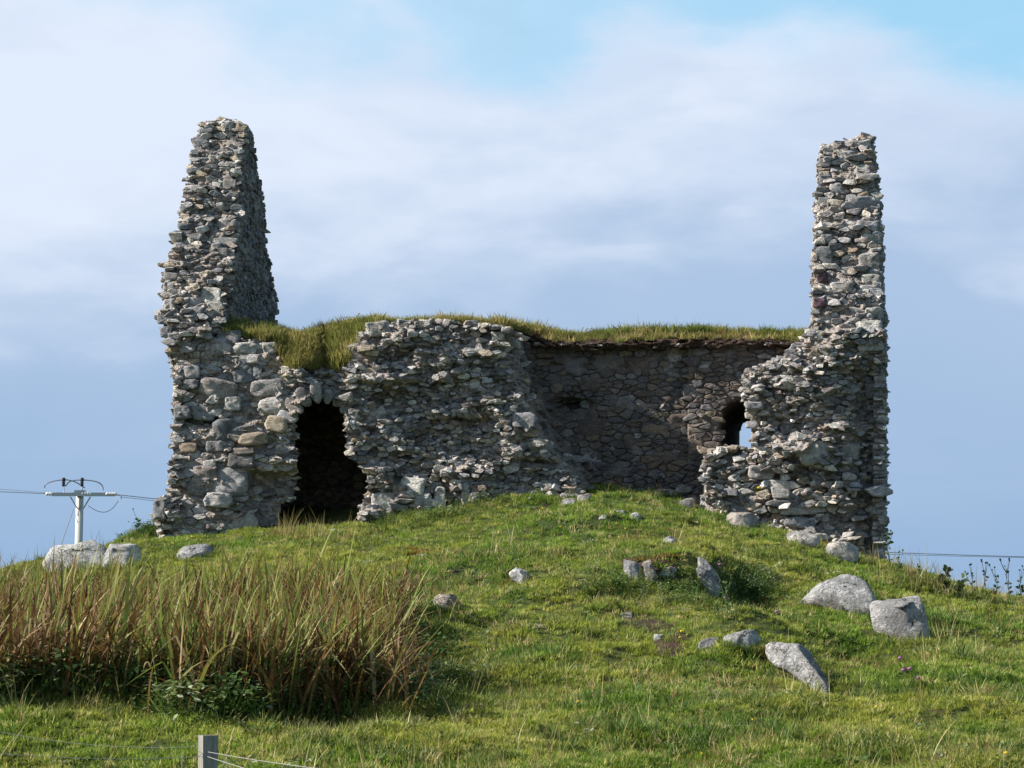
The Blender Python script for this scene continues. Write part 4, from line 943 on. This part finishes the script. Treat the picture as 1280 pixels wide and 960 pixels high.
def rock_free(x, y, pad=.0):
    ok = np.ones(len(x), bool); qx, qy = proj(np.stack([x, y, ground_h(x, y) + .02], -1))
    for (poly, ya, yb) in ROCKS:
        near = (y > ya) & (y < yb) & (np.abs(qx - poly[:, 0].mean()) < 90); i = np.where(near)[0]
        if len(i): ok[i] &= ~inpoly(qx[i], qy[i], [tuple(q) for q in poly])
    return ok
def sow(n_, ylo=14.5, yhi=38, f=None, pad=0, p=1.4):
    """random spots over the part of the hill that can be seen, thinner with distance"""
    u = rng.rand(n_); Yy = ylo + (yhi - ylo) * u ** p; hw = Yy * (700 / FPX) + .6; Xx = rng.uniform(-1, 1, n_) * hw
    ok = ~in_build(Xx, Yy) & rock_free(Xx, Yy, pad)
    if f is not None: ok &= rng.rand(n_) < f(Xx, Yy)
    Xx, Yy = Xx[ok], Yy[ok]; return np.stack([Xx, Yy, ground_h(Xx, Yy)], -1)
def put(name, P, srcs, s0, s1, label, cat='grass', tonefn=None):
    n_ = len(P); sz = rng.uniform(s0, s1, n_) * (1 + .55 * fbm(P[:, 0] / .45, P[:, 1] / .45, 8.8, 3)); scatter(name, P, srcs, sz, rng.uniform(0, 6.28, n_), rng.rand(n_), label=label, cat=cat)
short = [tuft('short_tuft', M_GRASS, i, 26, .055, .0062, .05, .45, .9) for i in range(6)]
mid_ = [tuft('long_tuft', M_GRASSD, 20 + i, 24, .13, .007, .05, .35, 1.1, 4) for i in range(5)]
straw = [tuft('straw_tuft', M_STRAW, 40 + i, 11, .14, .0055, .05, .4, 1.0, 4) for i in range(5)]
stalk = [tuft('stalk_tuft', M_STRAW, 60 + i, 4, .30, .0045, .04, .18, .7, 5) for i in range(5)]
herb = [leafy('herb', M_HERB, 80 + i, 40, .042, .020, .15) for i in range(4)]
clover = [leafy('clover', M_HERB, 90 + i, 18, .03, .022, .03) for i in range(3)]
def patch(a, b, sc, off):
    return lambda x, y: ss(a, b, fbm(x / sc + off, y / sc, off * 1.3, 3))
put('short_grass', sow(90000), short, .7, 1.35, 'short bright green grass over the whole hill')
put('rank_grass', sow(16000, f=patch(.02, .3, 1.1, 4.1)), mid_, .6, 1.2, 'tufts of darker longer grass scattered over the hill')
put('dry_grass', sow(13000, f=patch(-.05, .35, .9, 9.7)), straw, .6, 1.2, 'dry straw-coloured grass mixed through the turf')
put('grass_stalks', sow(2600, f=patch(-.1, .3, 1.4, 2.7)), stalk, .5, 1.2, 'thin dry flowering stalks standing above the turf')
put('clover_patches', sow(12000, f=patch(.05, .25, .7, 14.2)), clover, .7, 1.5, 'low clover and herb leaves in the turf', 'ground cover')
foot = []
for (poly, ya, yb) in ROCKS:
    if np.ptp(poly[:, 0]) < 24: continue
    c_ = poly.mean(0); rim_ = c_ + (poly - c_) / .74 * 1.03
    for _ in range(int(8 + np.ptp(rim_[:, 0]) * 1.1)):
        k_ = rng.randint(len(rim_)); q_ = rim_[k_] + rng.normal(0, 1, 2)
        if q_[1] > c_[1] - 2: foot.append(hit(q_[0], q_[1] + 1.0))
put('rock_foot_grass', np.array(foot), mid_ + short[:2], .5, 1.0, 'longer grass growing up round the foot of the rocks')
# rank growth at the wall foot and right of the reeds
def along(path, n_, spread):
    path = np.array(path, float); out = []
    for _ in range(n_):
        k_ = rng.randint(len(path) - 1); f = rng.rand(); q = path[k_] * (1 - f) + path[k_ + 1] * f + rng.normal(0, 1, 2) * spread
        p = hit(q[0], q[1])
        if p is not None and not in_build(np.array([p[0]]), np.array([p[1]]))[0]: out.append(p)
    return np.array(out)
put('wall_foot_growth', along([(470, 655), (520, 652), (580, 640), (610, 625), (700, 612), (720, 608)], 300, (12, 6)), mid_ + herb[:2], .6, 1.3, 'rank grass and weeds along the foot of the middle wall', 'ground cover')
put('corner_growth', along([(170, 668), (200, 662), (255, 664)], 160, (8, 4)), mid_ + herb[:2], .6, 1.3, 'rank grass mound at the left corner of the ruin', 'ground cover')
put('ledge_growth', along([(750, 735), (840, 745), (900, 760), (950, 745), (935, 715)], 420, (16, 10)), mid_ + herb, .5, 1.1, 'dark herbs and long grass in the hollow by the rock ledge', 'ground cover')
put('doorway_growth', along([(345, 672), (440, 672)], 70, (8, 3)), straw + stalk, .7, 1.3, 'dry brown grass in front of the doorway')
put('skyline_growth', along([(1110, 714), (1180, 738), (1280, 755)], 170, (10, 6)), mid_ + stalk, .6, 1.3, 'long grass along the right skyline')
# turf on the wall head
def bank_pts(n_, klo, khi, xlo, xhi):
    k_ = rng.uniform(klo, khi, n_); x = rng.uniform(xlo, xhi, n_); i = np.clip(((x - 268) / 3.0), 0, TV.shape[1] - 2); i0 = i.astype(int); k0 = np.clip(k_.astype(int), 0, TV.shape[0] - 2); fi = (i - i0)[:, None]; fk = (k_ - k0)[:, None]
    return (TV[k0, i0] * (1 - fi) + TV[k0, i0 + 1] * fi) * (1 - fk) + (TV[k0 + 1, i0] * (1 - fi) + TV[k0 + 1, i0 + 1] * fi) * fk
turf_t = [tuft('turf_tuft', M_TURF, 120 + i, 26, .11, .0065, .05, .35, .9, 4) for i in range(5)]
P = np.vstack([bank_pts(1500, 1.5, 13, 282, 352), bank_pts(1250, .5, 9, 350, 445), bank_pts(700, 9, 13, 350, 445), bank_pts(500, 5, 13, 440, 480), bank_pts(900, 10, 16, 480, 650), bank_pts(1500, 11.2, 15, 650, 1012), bank_pts(110, 6, 11, 650, 1012), bank_pts(2200, 13, 26, 275, 1012)])
put('wall_head_turf', P, turf_t, .45, 1.75, 'green and straw grass growing on top of the ruin between the gables')
put('wall_head_long_grass', np.vstack([bank_pts(170, 11, 14, 838, 890), bank_pts(90, 11, 14, 955, 990), bank_pts(60, 11, 14, 735, 765), bank_pts(60, 11, 14, 690, 715), bank_pts(120, 11, 14, 700, 1000), bank_pts(80, 8, 14, 400, 470)]), mid_, .8, 1.5, 'taller green tufts rising from the turf on the ruin')
put('hanging_dry_grass', np.vstack([bank_pts(620, .3, 9, 350, 450), bank_pts(300, 12, 15, 285, 1005), bank_pts(320, 8, 11.5, 655, 1000), bank_pts(30, 0, 2, 352, 362)]), straw, .6, 1.1, 'dry brown grass hanging over the wall above the doorway')
put('wall_head_stalks', bank_pts(150, 10, 16, 300, 1000), stalk, .4, .9, 'thin seed stalks on the ruin top')

# ------------------------------------------------------------------ iris bed
RC = {'green': ((.10, .19, .04), (.22, .26, .055)), 'yel': ((.14, .18, .04), (.26, .21, .06)), 'brown': ((.19, .125, .04), (.17, .09, .03)), 'red': ((.15, .075, .026), (.09, .045, .02)), 'straw': ((.30, .25, .12), (.44, .36, .19))}
def bed_ok(px, py): return True
Vs, Fs, Cs = [], [], []
BED = [(-60, 890), (-60, 800), (60, 790), (250, 780), (420, 765), (465, 775), (480, 800), (492, 845), (480, 878), (420, 898), (330, 898), (215, 893), (150, 872), (60, 868)]
k_ = 0; centres = []
while len(centres) < 720:
    x, y = rng.uniform(-70, 520), rng.uniform(762, 898)
    if inpoly(np.array(x), np.array(y), BED):
        p = hit(x, y)
        if p is not None: centres.append((p, x, y))
for _ in range(46):
    x, y = rng.uniform(476, 508), rng.uniform(770, 885); centres.append((hit(x, y), x, y))
for (p, x, y) in centres:
    dens = 12; dry = float(fbm(np.array(p[0] / 1.1), np.array(p[1] / 1.1), 6.6, 2)); dry += .35 * (x > 380) - .25 * (x < 120)
    for _ in range(rng.randint(5, 12) if x < 480 else rng.randint(1, 5)):
        u = rng.rand() - dry * .38 - .04
        key = 'green' if u < .20 else 'yel' if u < .34 else 'straw' if u < .42 else 'brown' if u < .72 else 'red'
        if dry > .15 and rng.rand() < .3: key = 'red' if rng.rand() < .5 else 'brown'
        c0, c1 = np.array(RC[key][0]), np.array(RC[key][1])
        m_ = rng.uniform(.75, 1.25); tall = (1.0 if key in ('green', 'yel') else .85) * rng.uniform(.55, 1.18) * (.95 if x > 150 else 1.08)
        if x > 440: tall *= .86
        b_ = p + np.array([rng.normal(0, .07), rng.normal(0, .07), -.03]); fd = rng.randint(3, 6) if rng.rand() < (.24 if key in ('brown', 'straw', 'red') else .07) else None
        a = rng.uniform(0, 6.28); ln_ = abs(rng.normal(.12, .17))
        if rng.rand() < .4: a = rng.normal(.2, .8)
        strip(Vs, Fs, b_, (math.cos(a) * ln_, math.sin(a) * ln_), tall * .98, rng.uniform(.014, .036), rng.uniform(0, .8) if rng.rand() < .7 else rng.uniform(.8, 2.2), 7, rng.uniform(-1.4, 1.4), Cs, c0 * m_, c1 * m_, fd)
# broken, drooping dead leaves filling the bed
for _ in range(5500):
    p, x, y = centres[rng.randint(len(centres))]; a = rng.uniform(0, 6.28); l_ = rng.uniform(.35, 1.1); c0, c1 = RC['straw'] if rng.rand() < .3 else RC['brown'] if rng.rand() < .6 else RC['red']
    strip(Vs, Fs, p + np.array([rng.normal(0, .12), rng.normal(0, .12), rng.uniform(0, .4)]), (math.cos(a) * l_, math.sin(a) * l_), rng.uniform(.25, .55), rng.uniform(.008, .018), rng.uniform(.6, 1.9), 5, rng.uniform(-1, 1), Cs, np.array(c0) * rng.uniform(.6, 1.1), np.array(c1) * rng.uniform(.7, 1.2))
reeds = mesh('iris_bed', np.array(Vs), Fs, M_REED, None, np.array(Cs), smooth=False, origin=(*hit(250, 860),))
tag(reeds, 'bed of tall green and brown sword-shaped iris leaves on the left', 'plants', kind='stuff')
hp = []
while len(hp) < 1500:
    x, y = rng.uniform(-40, 540), rng.uniform(795, 905)
    if inpoly(np.array(x), np.array(y - 4), BED) or (505 < x < 540 and 800 < y < 890 and rng.rand() < .5):
        p = hit(x, y)
        if p is not None: hp.append(p)
put('iris_bed_underleaves', np.array(hp), herb, .8, 1.9, 'dark leafy herbs around the foot of the iris bed', 'ground cover')
put('iris_bed_grass', np.array(hp)[rng.permutation(len(hp))[:900]], mid_, .9, 2.0, 'long green grass among the iris leaves')
put('reed_side_growth', along([(505, 800), (540, 830), (530, 880), (590, 850)], 260, (14, 10)), mid_ + herb[:1], .7, 1.4, 'dark rank grass right of the iris bed')

# ------------------------------------------------------------------ single plants
def tube(P, r_, sides=6):
    P = np.asarray(P, float); n_ = len(P); r_ = np.broadcast_to(r_, n_); V = []; F_ = []
    for i in range(n_):
        tdir = P[min(i + 1, n_ - 1)] - P[max(i - 1, 0)]; tdir /= np.linalg.norm(tdir) + 1e-9
        a = np.cross(tdir, (0, 0, 1) if abs(tdir[2]) < .9 else (1, 0, 0)); a /= np.linalg.norm(a); b_ = np.cross(tdir, a)
        for k in range(sides): V.append(P[i] + r_[i] * (a * math.cos(6.28318 * k / sides) + b_ * math.sin(6.28318 * k / sides)))
    for i in range(n_ - 1):
        for k in range(sides): F_.append((i * sides + k, i * sides + (k + 1) % sides, (i + 1) * sides + (k + 1) % sides, (i + 1) * sides + k))
    F_.append(tuple(range(sides))[::-1]); F_.append(tuple(range((n_ - 1) * sides, n_ * sides)))
    return np.array(V), F_
def weed(px, py, h, nl, lsize, label, colr=(.05, .08, .03), lean=0., name='leafy_weed', flower=None, p=None, group=None, branch=0):
    p = hit(px, py) if p is None else p
    if p is None: return
    root = empty(name, p); tag(root, label, 'plant', group)
    t_ = np.linspace(0, 1, 6); st = p + np.stack([lean * h * t_ ** 1.6 + .01 * np.sin(t_ * 7), .02 * np.sin(t_ * 5), h * t_ - .03], -1)
    V, F_ = tube(st, np.linspace(.006, .003, 6), 5); mesh('stem', V, F_, M_WEED, root, np.array(colr) * 1.1)
    for k in range(branch):
        f = rng.uniform(.35, .85); b_ = p + np.array([lean * h * f ** 1.6, 0, h * f]); a = rng.uniform(-1, 1)
        V, F_ = tube(np.array([b_, b_ + (a * .06, 0, .08), b_ + (a * .10, 0, .16)]), [.004, .003, .002], 4); mesh('stem', V, F_, M_WEED, root, np.array(colr) * 1.1)
        V, F_ = hull_stone(b_ + (a * .10, 0, .17), (.03, .03, .03), 0, .1); mesh('seed_head', V, F_, M_WEED, root, np.array(colr) * .9)
    for k in range(nl):
        f = rng.uniform(.12, 1.0); b_ = p + np.array([lean * h * f ** 1.6, 0, h * f]); a = rng.uniform(0, 6.28); e = rng.uniform(-.2, .9); L_ = lsize * rng.uniform(.6, 1.2) * (1.15 - .5 * f)
        d_ = np.array([math.cos(a) * math.cos(e), math.sin(a) * math.cos(e) * .7, math.sin(e)]); s_ = np.cross(d_, (.2, 1, .1)); s_ /= np.linalg.norm(s_); s_ *= L_ * .24
        V = np.array([b_, b_ + d_ * L_ * .35 + s_, b_ + d_ * L_ * .7 + s_ * .8, b_ + d_ * L_ - (0, 0, L_ * .1), b_ + d_ * L_ * .7 - s_ * .8, b_ + d_ * L_ * .35 - s_, b_ + d_ * L_ * .5 - (0, 0, .01)])
        mesh('leaf', V, [(0, 1, 6), (1, 2, 6), (2, 3, 6), (3, 4, 6), (4, 5, 6), (5, 0, 6)], M_WEED, root, np.array(colr) * rng.uniform(.7, 1.4))
    if flower is not None:
        V, F_ = rock_mesh(5, 2, 0); mesh('flower_head', V * np.array([flower[1], flower[1], flower[1] * .6]) + st[-1], F_, M_PETAL, root, np.array(flower[0]))
    return root
weed(1112, 716, .52, 14, .10, 'tall dark weed at the right corner of the ruin, tallest of the skyline weeds', branch=3, lean=-.05)
weed(1124, 720, .30, 10, .08, 'short dark weed just right of the tall one at the corner', branch=1)
weed(1146, 728, .22, 9, .08, 'low weed between the ruin corner and the bushy plant', lean=.1)
weed(1180, 742, .30, 26, .12, 'bushy dark broad-leaved plant on the right skyline', lean=.15)
weed(1196, 744, .24, 20, .11, 'second bushy dark plant touching the first on its right', lean=.5)
weed(1216, 745, .26, 8, .06, 'thin branching weed left of the right edge cluster', branch=4, colr=(.08, .09, .05))
weed(1232, 747, .34, 10, .06, 'branching weed with seed heads, left of the right edge', branch=5, colr=(.08, .09, .05))
weed(1246, 748, .30, 12, .07, 'branching weed with seed heads, nearer the right edge', branch=4, colr=(.07, .09, .045))
weed(1262, 750, .42, 12, .06, 'tallest branching weed at the right edge', branch=6, colr=(.06, .07, .04), lean=-.1)
weed(1276, 750, .32, 14, .08, 'dark weed cut by the right edge of the picture', branch=3)
weed(173, 668, .22, 14, .08, 'leafy weed on the skyline at the left corner of the ruin', colr=(.06, .12, .035), branch=1)
weed(150, 690, .26, 10, .07, 'small leafy weed sprouting behind the skyline outcrop', colr=(.07, .12, .04))
weed(908, 768, .30, 12, .06, 'tall green weed with pale buds right of the tapering rock', colr=(.10, .15, .06), branch=4)
weed(944, 752, .26, 10, .05, 'fine green weed in the hollow behind the ledge', colr=(.10, .13, .05), branch=4)
Pw = wall_pt(np.array(948.), np.array(618.), dep(np.array(948.), np.array(618.)) - .1)
weed(948, 618, .12, 12, .07, 'yellow-flowered weed growing out of the right-hand wall stump', colr=(.12, .17, .04), flower=((.75, .55, .03), .028), p=Pw, name='wall_weed')
for (x, y, h, lab) in [(899, 722, .16, 'pink thistle right beside the tapering ledge rock'), (906, 762, .14, 'pink thistle low in the hollow below the tapering rock'), (970, 785, .16, 'pink thistle above the long pale slab'), (1124, 836, .12, 'topmost pink thistle of the four right of the slab'), (1128, 848, .10, 'leftmost pink thistle of the four right of the slab'), (1136, 846, .10, 'pink thistle second from the right of the four'), (1146, 858, .10, 'lowest pink thistle of the four right of the slab')]:
    weed(x, y, h, 6, .05, lab, colr=(.10, .13, .06), flower=((.45, .16, .42), .02), name='thistle')
for (x, y, wh) in [(430, 905, 'in the grass below the iris bed, near its right end'), (722, 886, 'upper one of the pair low in the middle of the slope'), (703, 857, 'between the reeds and the curved slab, above a close pair'), (662, 835, 'on the middle slope right of the iris bed'), (796, 842, 'on the slope left of and below the rounded grey hump'), (851, 796, 'upper one of two touching the rust-brown earthy hole'), (849, 806, 'lower one of two touching the rust-brown earthy hole'), (993, 851, 'leftmost of three under the curved pale slab'), (1014, 861, 'middle one of three under the curved pale slab'), (1032, 862, 'rightmost of three by the tail of the curved slab'), (1094, 893, 'in the foreground right of and below the slab tail'), (1256, 949, 'in the bottom right corner of the meadow'), (876, 950, 'at the bottom edge right of the middle'), (781, 665, 'just below the row of crest stones, highest on the right'), (773, 676, 'second below the row of crest stones'), (770, 660, 'beside the small white stone on the crest'), (661, 612, 'at the foot of the middle wall among rank grass'), (678, 640, 'on the crest left of the row of small stones'), (518, 883, 'right of the foot of the iris bed, upper'), (498, 876, 'at the lower right corner of the iris bed'), (454, 877, 'in front of the iris bed among dark leaves'), (240, 676, 'left one of two by the low pale rock near the left corner'), (251, 677, 'right one of two by the low pale rock near the left corner'), (700, 664, 'on the upper slope under the middle wall'), (40, 880, 'in the foreground at the far left under the irises'), (940, 905, 'in the foreground below the curved slab'), (160, 900, 'in the foreground under the left half of the irises')]:
    weed(x, y, rng.uniform(.05, .09), 3, .03, 'tiny yellow flower ' + wh, colr=(.10, .16, .04), flower=((.80, .58, .03), rng.uniform(.011, .017)), name='yellow_flower', group='small yellow flowers scattered in the grass')
for (x, y) in [(520, 715), (545, 712)]: pass
for x, kk, wh in ((414, 12.5, 'leftmost of three above the doorway'), (432, 12, 'middle of three above the doorway'), (448, 12, 'rightmost of three above the doorway'), (727, 12, 'leftmost of three over the recessed wall'), (733, 12, 'middle of three over the recessed wall'), (738, 12.5, 'rightmost of three over the recessed wall')):
    p = bank_pts(1, kk, kk + .1, x, x + 1)[0]
    weed(0, 0, rng.uniform(.12, .22), 1, .03, 'thin pale-headed stalk on the ruin turf, ' + wh, colr=(.16, .17, .08), flower=((.5, .48, .40), .016), p=p, name='flower_stalk', group='flower stalks on the ruin top')

# bare earth patches and moss in the turf
def flat_patch(px, py, w, d_, seed, mat, name, label, col=None, h=.03):
    p = hit(px, py); g1, g2 = np.meshgrid(np.linspace(-1, 1, 26), np.linspace(-1, 1, 26)); rr = np.hypot(g1, g2) * (1 + .3 * fbm(g1 * 2 + seed, g2 * 2, seed)); X_ = p[0] + g1 * w; Y_ = p[1] + g2 * d_
    Z_ = ground_h(X_, Y_) + h * (1 - rr ** 2) + .012 * fbm(X_ * 14, Y_ * 14); idx = np.arange(g1.size).reshape(g1.shape); k = (rr < 1)[:-1, :-1]
    Fq = np.stack([idx[:-1, :-1], idx[:-1, 1:], idx[1:, 1:], idx[1:, :-1]], -1)[k]; us, inv = np.unique(Fq, return_inverse=True)
    o_ = mesh(name, np.stack([X_, Y_, Z_], -1).reshape(-1, 3)[us], inv.reshape(-1, 4), mat, None, col, smooth=True); tag(o_, label, 'ground patch', kind='stuff')
flat_patch(800, 783, .34, .5, 3, M_SOIL, 'bare_earth', 'bare brown earth below the pale stone')
flat_patch(822, 716, .22, .25, 13, M_SOIL, 'bare_earth', 'bare dark earth between the rocks of the turf ledge', h=.02)
flat_patch(836, 806, .20, .35, 5, M_SOIL, 'bare_earth', 'rust-brown earthy hole beside a small pale stone')
M_MOSS = leaf_mat('orange_moss_tufts', [(.30, .17, .05), (.36, .20, .06), (.22, .17, .05), (.40, .28, .10)], .3, 2.0)
moss_t = [tuft('moss_tuft', M_MOSS, 140 + i, 22, .035, .007, .05, .5, .8) for i in range(4)]
for (x, y, n_, sx, sy, lab) in [(528, 692, 240, 16, 4, 'orange-brown mossy patch in the turf right of the doorway'), (1004, 836, 150, 9, 6, 'orange moss along the lower side of the pale slab'), (815, 697, 120, 22, 2.5, 'orange moss on the turf edge above the ledge rocks'), (950, 814, 60, 3, 5, 'rust-coloured moss between the grey hump and the slab')]:
    q = [hit(x + rng.normal(0, sx), y + rng.normal(0, sy)) for _ in range(n_)]
    put('moss_patch', np.array(q), moss_t, .6, 1.2, lab, 'moss')
dead = along([(535, 745), (575, 760)], 60, (5, 4)); put('dead_grass_tuft', dead, straw, .7, 1.2, 'straw-coloured dead grass hanging over the half hidden stone')

# ------------------------------------------------------------------ power line
def pmesh(name, P, r_, mat, parent, sides=8):
    V, F_ = tube(np.asarray(P, float), r_, sides); return mesh(name, V, F_, mat, parent, smooth=(sides > 6))
YP = 75.0
pt = at(100, 612, YP); zb = float(ground_h(pt[0], pt[1]))
pole = empty('power_pole', (pt[0], YP, zb)); tag(pole, 'pale wooden electricity pole with a crossarm on the left skyline', 'power pole')
def pp(px, py, dy=0.): return at(px, py, YP + dy)
pmesh('pole_shaft', [(pt[0], YP, zb - .2), (pt[0], YP, zb + 4), (pt[0], YP, pp(100, 614)[2])], [.15, .135, .115], M_POLE, pole, 14)
def boxm(name, c_, dims, mat, parent, yaw=0):
    V = np.array([(x, y, z) for x in (-1, 1) for y in (-1, 1) for z in (-1, 1)], float) * np.array(dims) / 2; a = yaw
    V = V @ np.array([[math.cos(a), math.sin(a), 0], [-math.sin(a), math.cos(a), 0], [0, 0, 1]]) + c_
    return mesh(name, V, [(0, 1, 3, 2), (4, 6, 7, 5), (0, 4, 5, 1), (2, 3, 7, 6), (0, 2, 6, 4), (1, 5, 7, 3)], mat, parent)
ca = pp(104, 618, -.2); boxm('crossarm', ca, (1.95, .10, .11), M_STEEL, pole, 0.03)
boxm('pole_bracket', pp(100, 616, -.14), (.34, .10, .16), M_POLE, pole)
for a, b_ in (((88, 621), (97, 636)), ((113, 621), (104, 636)), ((104, 622), (98, 637))): pmesh('brace', [pp(*a, -.16), pp(*b_, -.14)], .022, M_STEEL, pole, 6)
def insul(px, py, along_x=True, mat=None):
    c_ = pp(px, py, -.2); L_ = .17; P = []; r_ = []
    for k in range(9):
        f = k / 8 - .5; P.append(c_ + (np.array([f * L_ * 2, 0, 0]) if along_x else np.array([0, 0, f * L_ * 1.6]))); r_.append(.065 if k % 2 else .035)
    pmesh('insulator', P, np.array(r_), mat or M_PORC, pole, 10)
for x_i in (64, 85, 108, 139): insul(x_i, 617.5)
pmesh('insulator_pin', [pp(80, 616, -.2), pp(79.5, 605, -.2)], .018, M_STEEL, pole, 6); pmesh('insulator_pin', [pp(102.5, 613, -.2), pp(102.5, 605, -.2)], .018, M_STEEL, pole, 6)
insul(79.5, 602.5, False, M_INSD); insul(102.5, 602.5, False, M_INSD)
def arc(pts_): 
    p_ = np.array(pts_, float); t_ = np.linspace(0, 1, len(p_)); u = np.linspace(0, 1, 26)
    cx = np.polyfit(t_, p_[:, 0], min(4, len(p_) - 1)); cy = np.polyfit(t_, p_[:, 1], min(4, len(p_) - 1)); return at(np.polyval(cx, u), np.polyval(cy, u), YP - .2)
pmesh('jumper_wire', arc([(56, 610), (62, 603), (76, 600), (90, 601), (106, 610)]), .018, M_WIRE, pole, 5)
pmesh('jumper_wire', arc([(82, 608), (90, 601), (103, 600), (120, 602), (129, 613)]), .018, M_WIRE, pole, 5)
pmesh('jumper_wire', arc([(110, 632), (120, 638), (132, 640), (142, 634), (148, 626)]), .010, M_WIRE, pole, 5)
pmesh('crossarm_rod', [pp(55, 616, -.2), pp(64, 618, -.2)], .022, M_STEEL, pole, 6); pmesh('crossarm_rod', [pp(139, 618, -.2), pp(152, 619.5, -.2), pp(151.5, 624, -.2)], .018, M_STEEL, pole, 6)
pmesh('stay_wire', [pp(92, 636), at(78, 676, 76.5), at(66, 720, 78)], .012, M_STEEL, pole, 5)
# conductors run on both ways beyond the frame
def cable(fn, x0, x1, Y0, Y1, name, label, r_=.014):
    xs = np.linspace(x0, x1, 60); P = at(xs, fn(xs), np.linspace(Y0, Y1, 60)); V, F_ = tube(P, r_, 5); tag(mesh(name, V, F_, M_WIRE, None), label, 'power line')
cable(lambda x: 617.5 + .1116 * (x - 139) - 3.75e-5 * (x - 139) ** 2, 139, 1500, 75, 82, 'power_cable', 'thin overhead wire crossing the sky behind the ruin to the right edge', .013)
cable(lambda x: 621 + .118 * (x - 150) - 4.5e-5 * (x - 150) ** 2, 150, 1500, 75, 90, 'power_cable', 'lower overhead wire leaving the right end of the crossarm', .008)
cable(lambda x: 616.5 - .085 * (64 - x) + 1e-4 * (64 - x) ** 2, 55, -300, 75, 80, 'power_cable', 'upper overhead wire leaving the pole towards the left edge', .010)
cable(lambda x: 617.5 - .05 * (64 - x) + 1e-4 * (64 - x) ** 2, 64, -300, 75, 72, 'power_cable', 'lower overhead wire leaving the pole towards the left edge', .010)

# ------------------------------------------------------------------ wire fence
def post_at(x, y, ztop, yaw, label):
    zb_ = float(ground_h(x, y)); r0 = empty('fence_post', (x, y, zb_)); tag(r0, label, 'fence post', 'posts of the wire fence')
    bm = bmesh.new(); bmesh.ops.create_cube(bm, size=1); bmesh.ops.subdivide_edges(bm, edges=bm.edges[:], cuts=6, use_grid_fill=True)
    V = np.array([v.co[:] for v in bm.verts]); F_ = [tuple(v.index for v in f.verts) for f in bm.faces]; bm.free()
    V = V * np.array([.088, .088, ztop - zb_ + .3]); V[:, :2] += .0035 * np.stack([fbm(V[:, 0] * 30, V[:, 2] * 4, 1.), fbm(V[:, 1] * 30, V[:, 2] * 4, 5.)], -1)
    a = yaw; V = V @ np.array([[math.cos(a), math.sin(a), 0], [-math.sin(a), math.cos(a), 0], [0, 0, 1]]); V += (x, y, (ztop + zb_ - .3) / 2)
    mesh('post_shaft', V, F_, M_WOODP, r0)
    for z in (ztop - .10, ztop - .22): 
        Vt, Ft = tube(np.array([(x - .045, y - .052, z - .012), (x - .02, y - .060, z), (x - .045, y - .052, z + .012)]), .003, 5); mesh('staple', Vt, Ft, M_FWIRE, r0)
pc = at(260.5, 919, 13.5); post_at(pc[0], pc[1], pc[2], .45, 'weathered square fence post at the bottom edge of the picture')
def fwire(a, b_, label, sag=.04, r_=.0016):
    t_ = np.linspace(0, 1, 24)[:, None]; P = np.array(a) * (1 - t_) + np.array(b_) * t_; P[:, 2] -= sag * 4 * (t_ * (1 - t_))[:, 0]
    V, F_ = tube(P, r_, 5); tag(mesh('fence_wire', V, F_, M_FWIRE, None), label, 'fence wire')
L0 = pc + np.array([0, -.05, 0])
fwire(L0 + (0, 0, -.115), at(-60, 936, 13.0), 'fence wire running left from the post along the bottom of the picture', .03)
fwire(L0 + (0, 0, -.19), at(-60, 962, 12.9), 'lowest fence wire running left from the post', .03)
fwire(L0 + (0, .05, -.06), at(-40, 906, 13.9), 'topmost fence wire running left, faint against the grass', .05, .001)
fwire(L0 + (0, 0, -.09), at(560, 975, 12.2), 'upper fence wire running right and down from the post', .02, .002)
fwire(L0 + (0, 0, -.115), at(420, 990, 11.6), 'lower fence wire running steeply right and down from the post', .01, .002)
for x_v, y_a in ((228, 940), (284, 936)): 
    q = at(x_v, y_a, 13.3); V, F_ = tube(np.array([q, q - (0.01, 0, .6)]), .0016, 4); tag(mesh('fence_stay_wire', V, F_, M_FWIRE, None), 'thin upright fence wire ' + ('left' if x_v < 250 else 'right') + ' of the post', 'fence wire')
print('done')
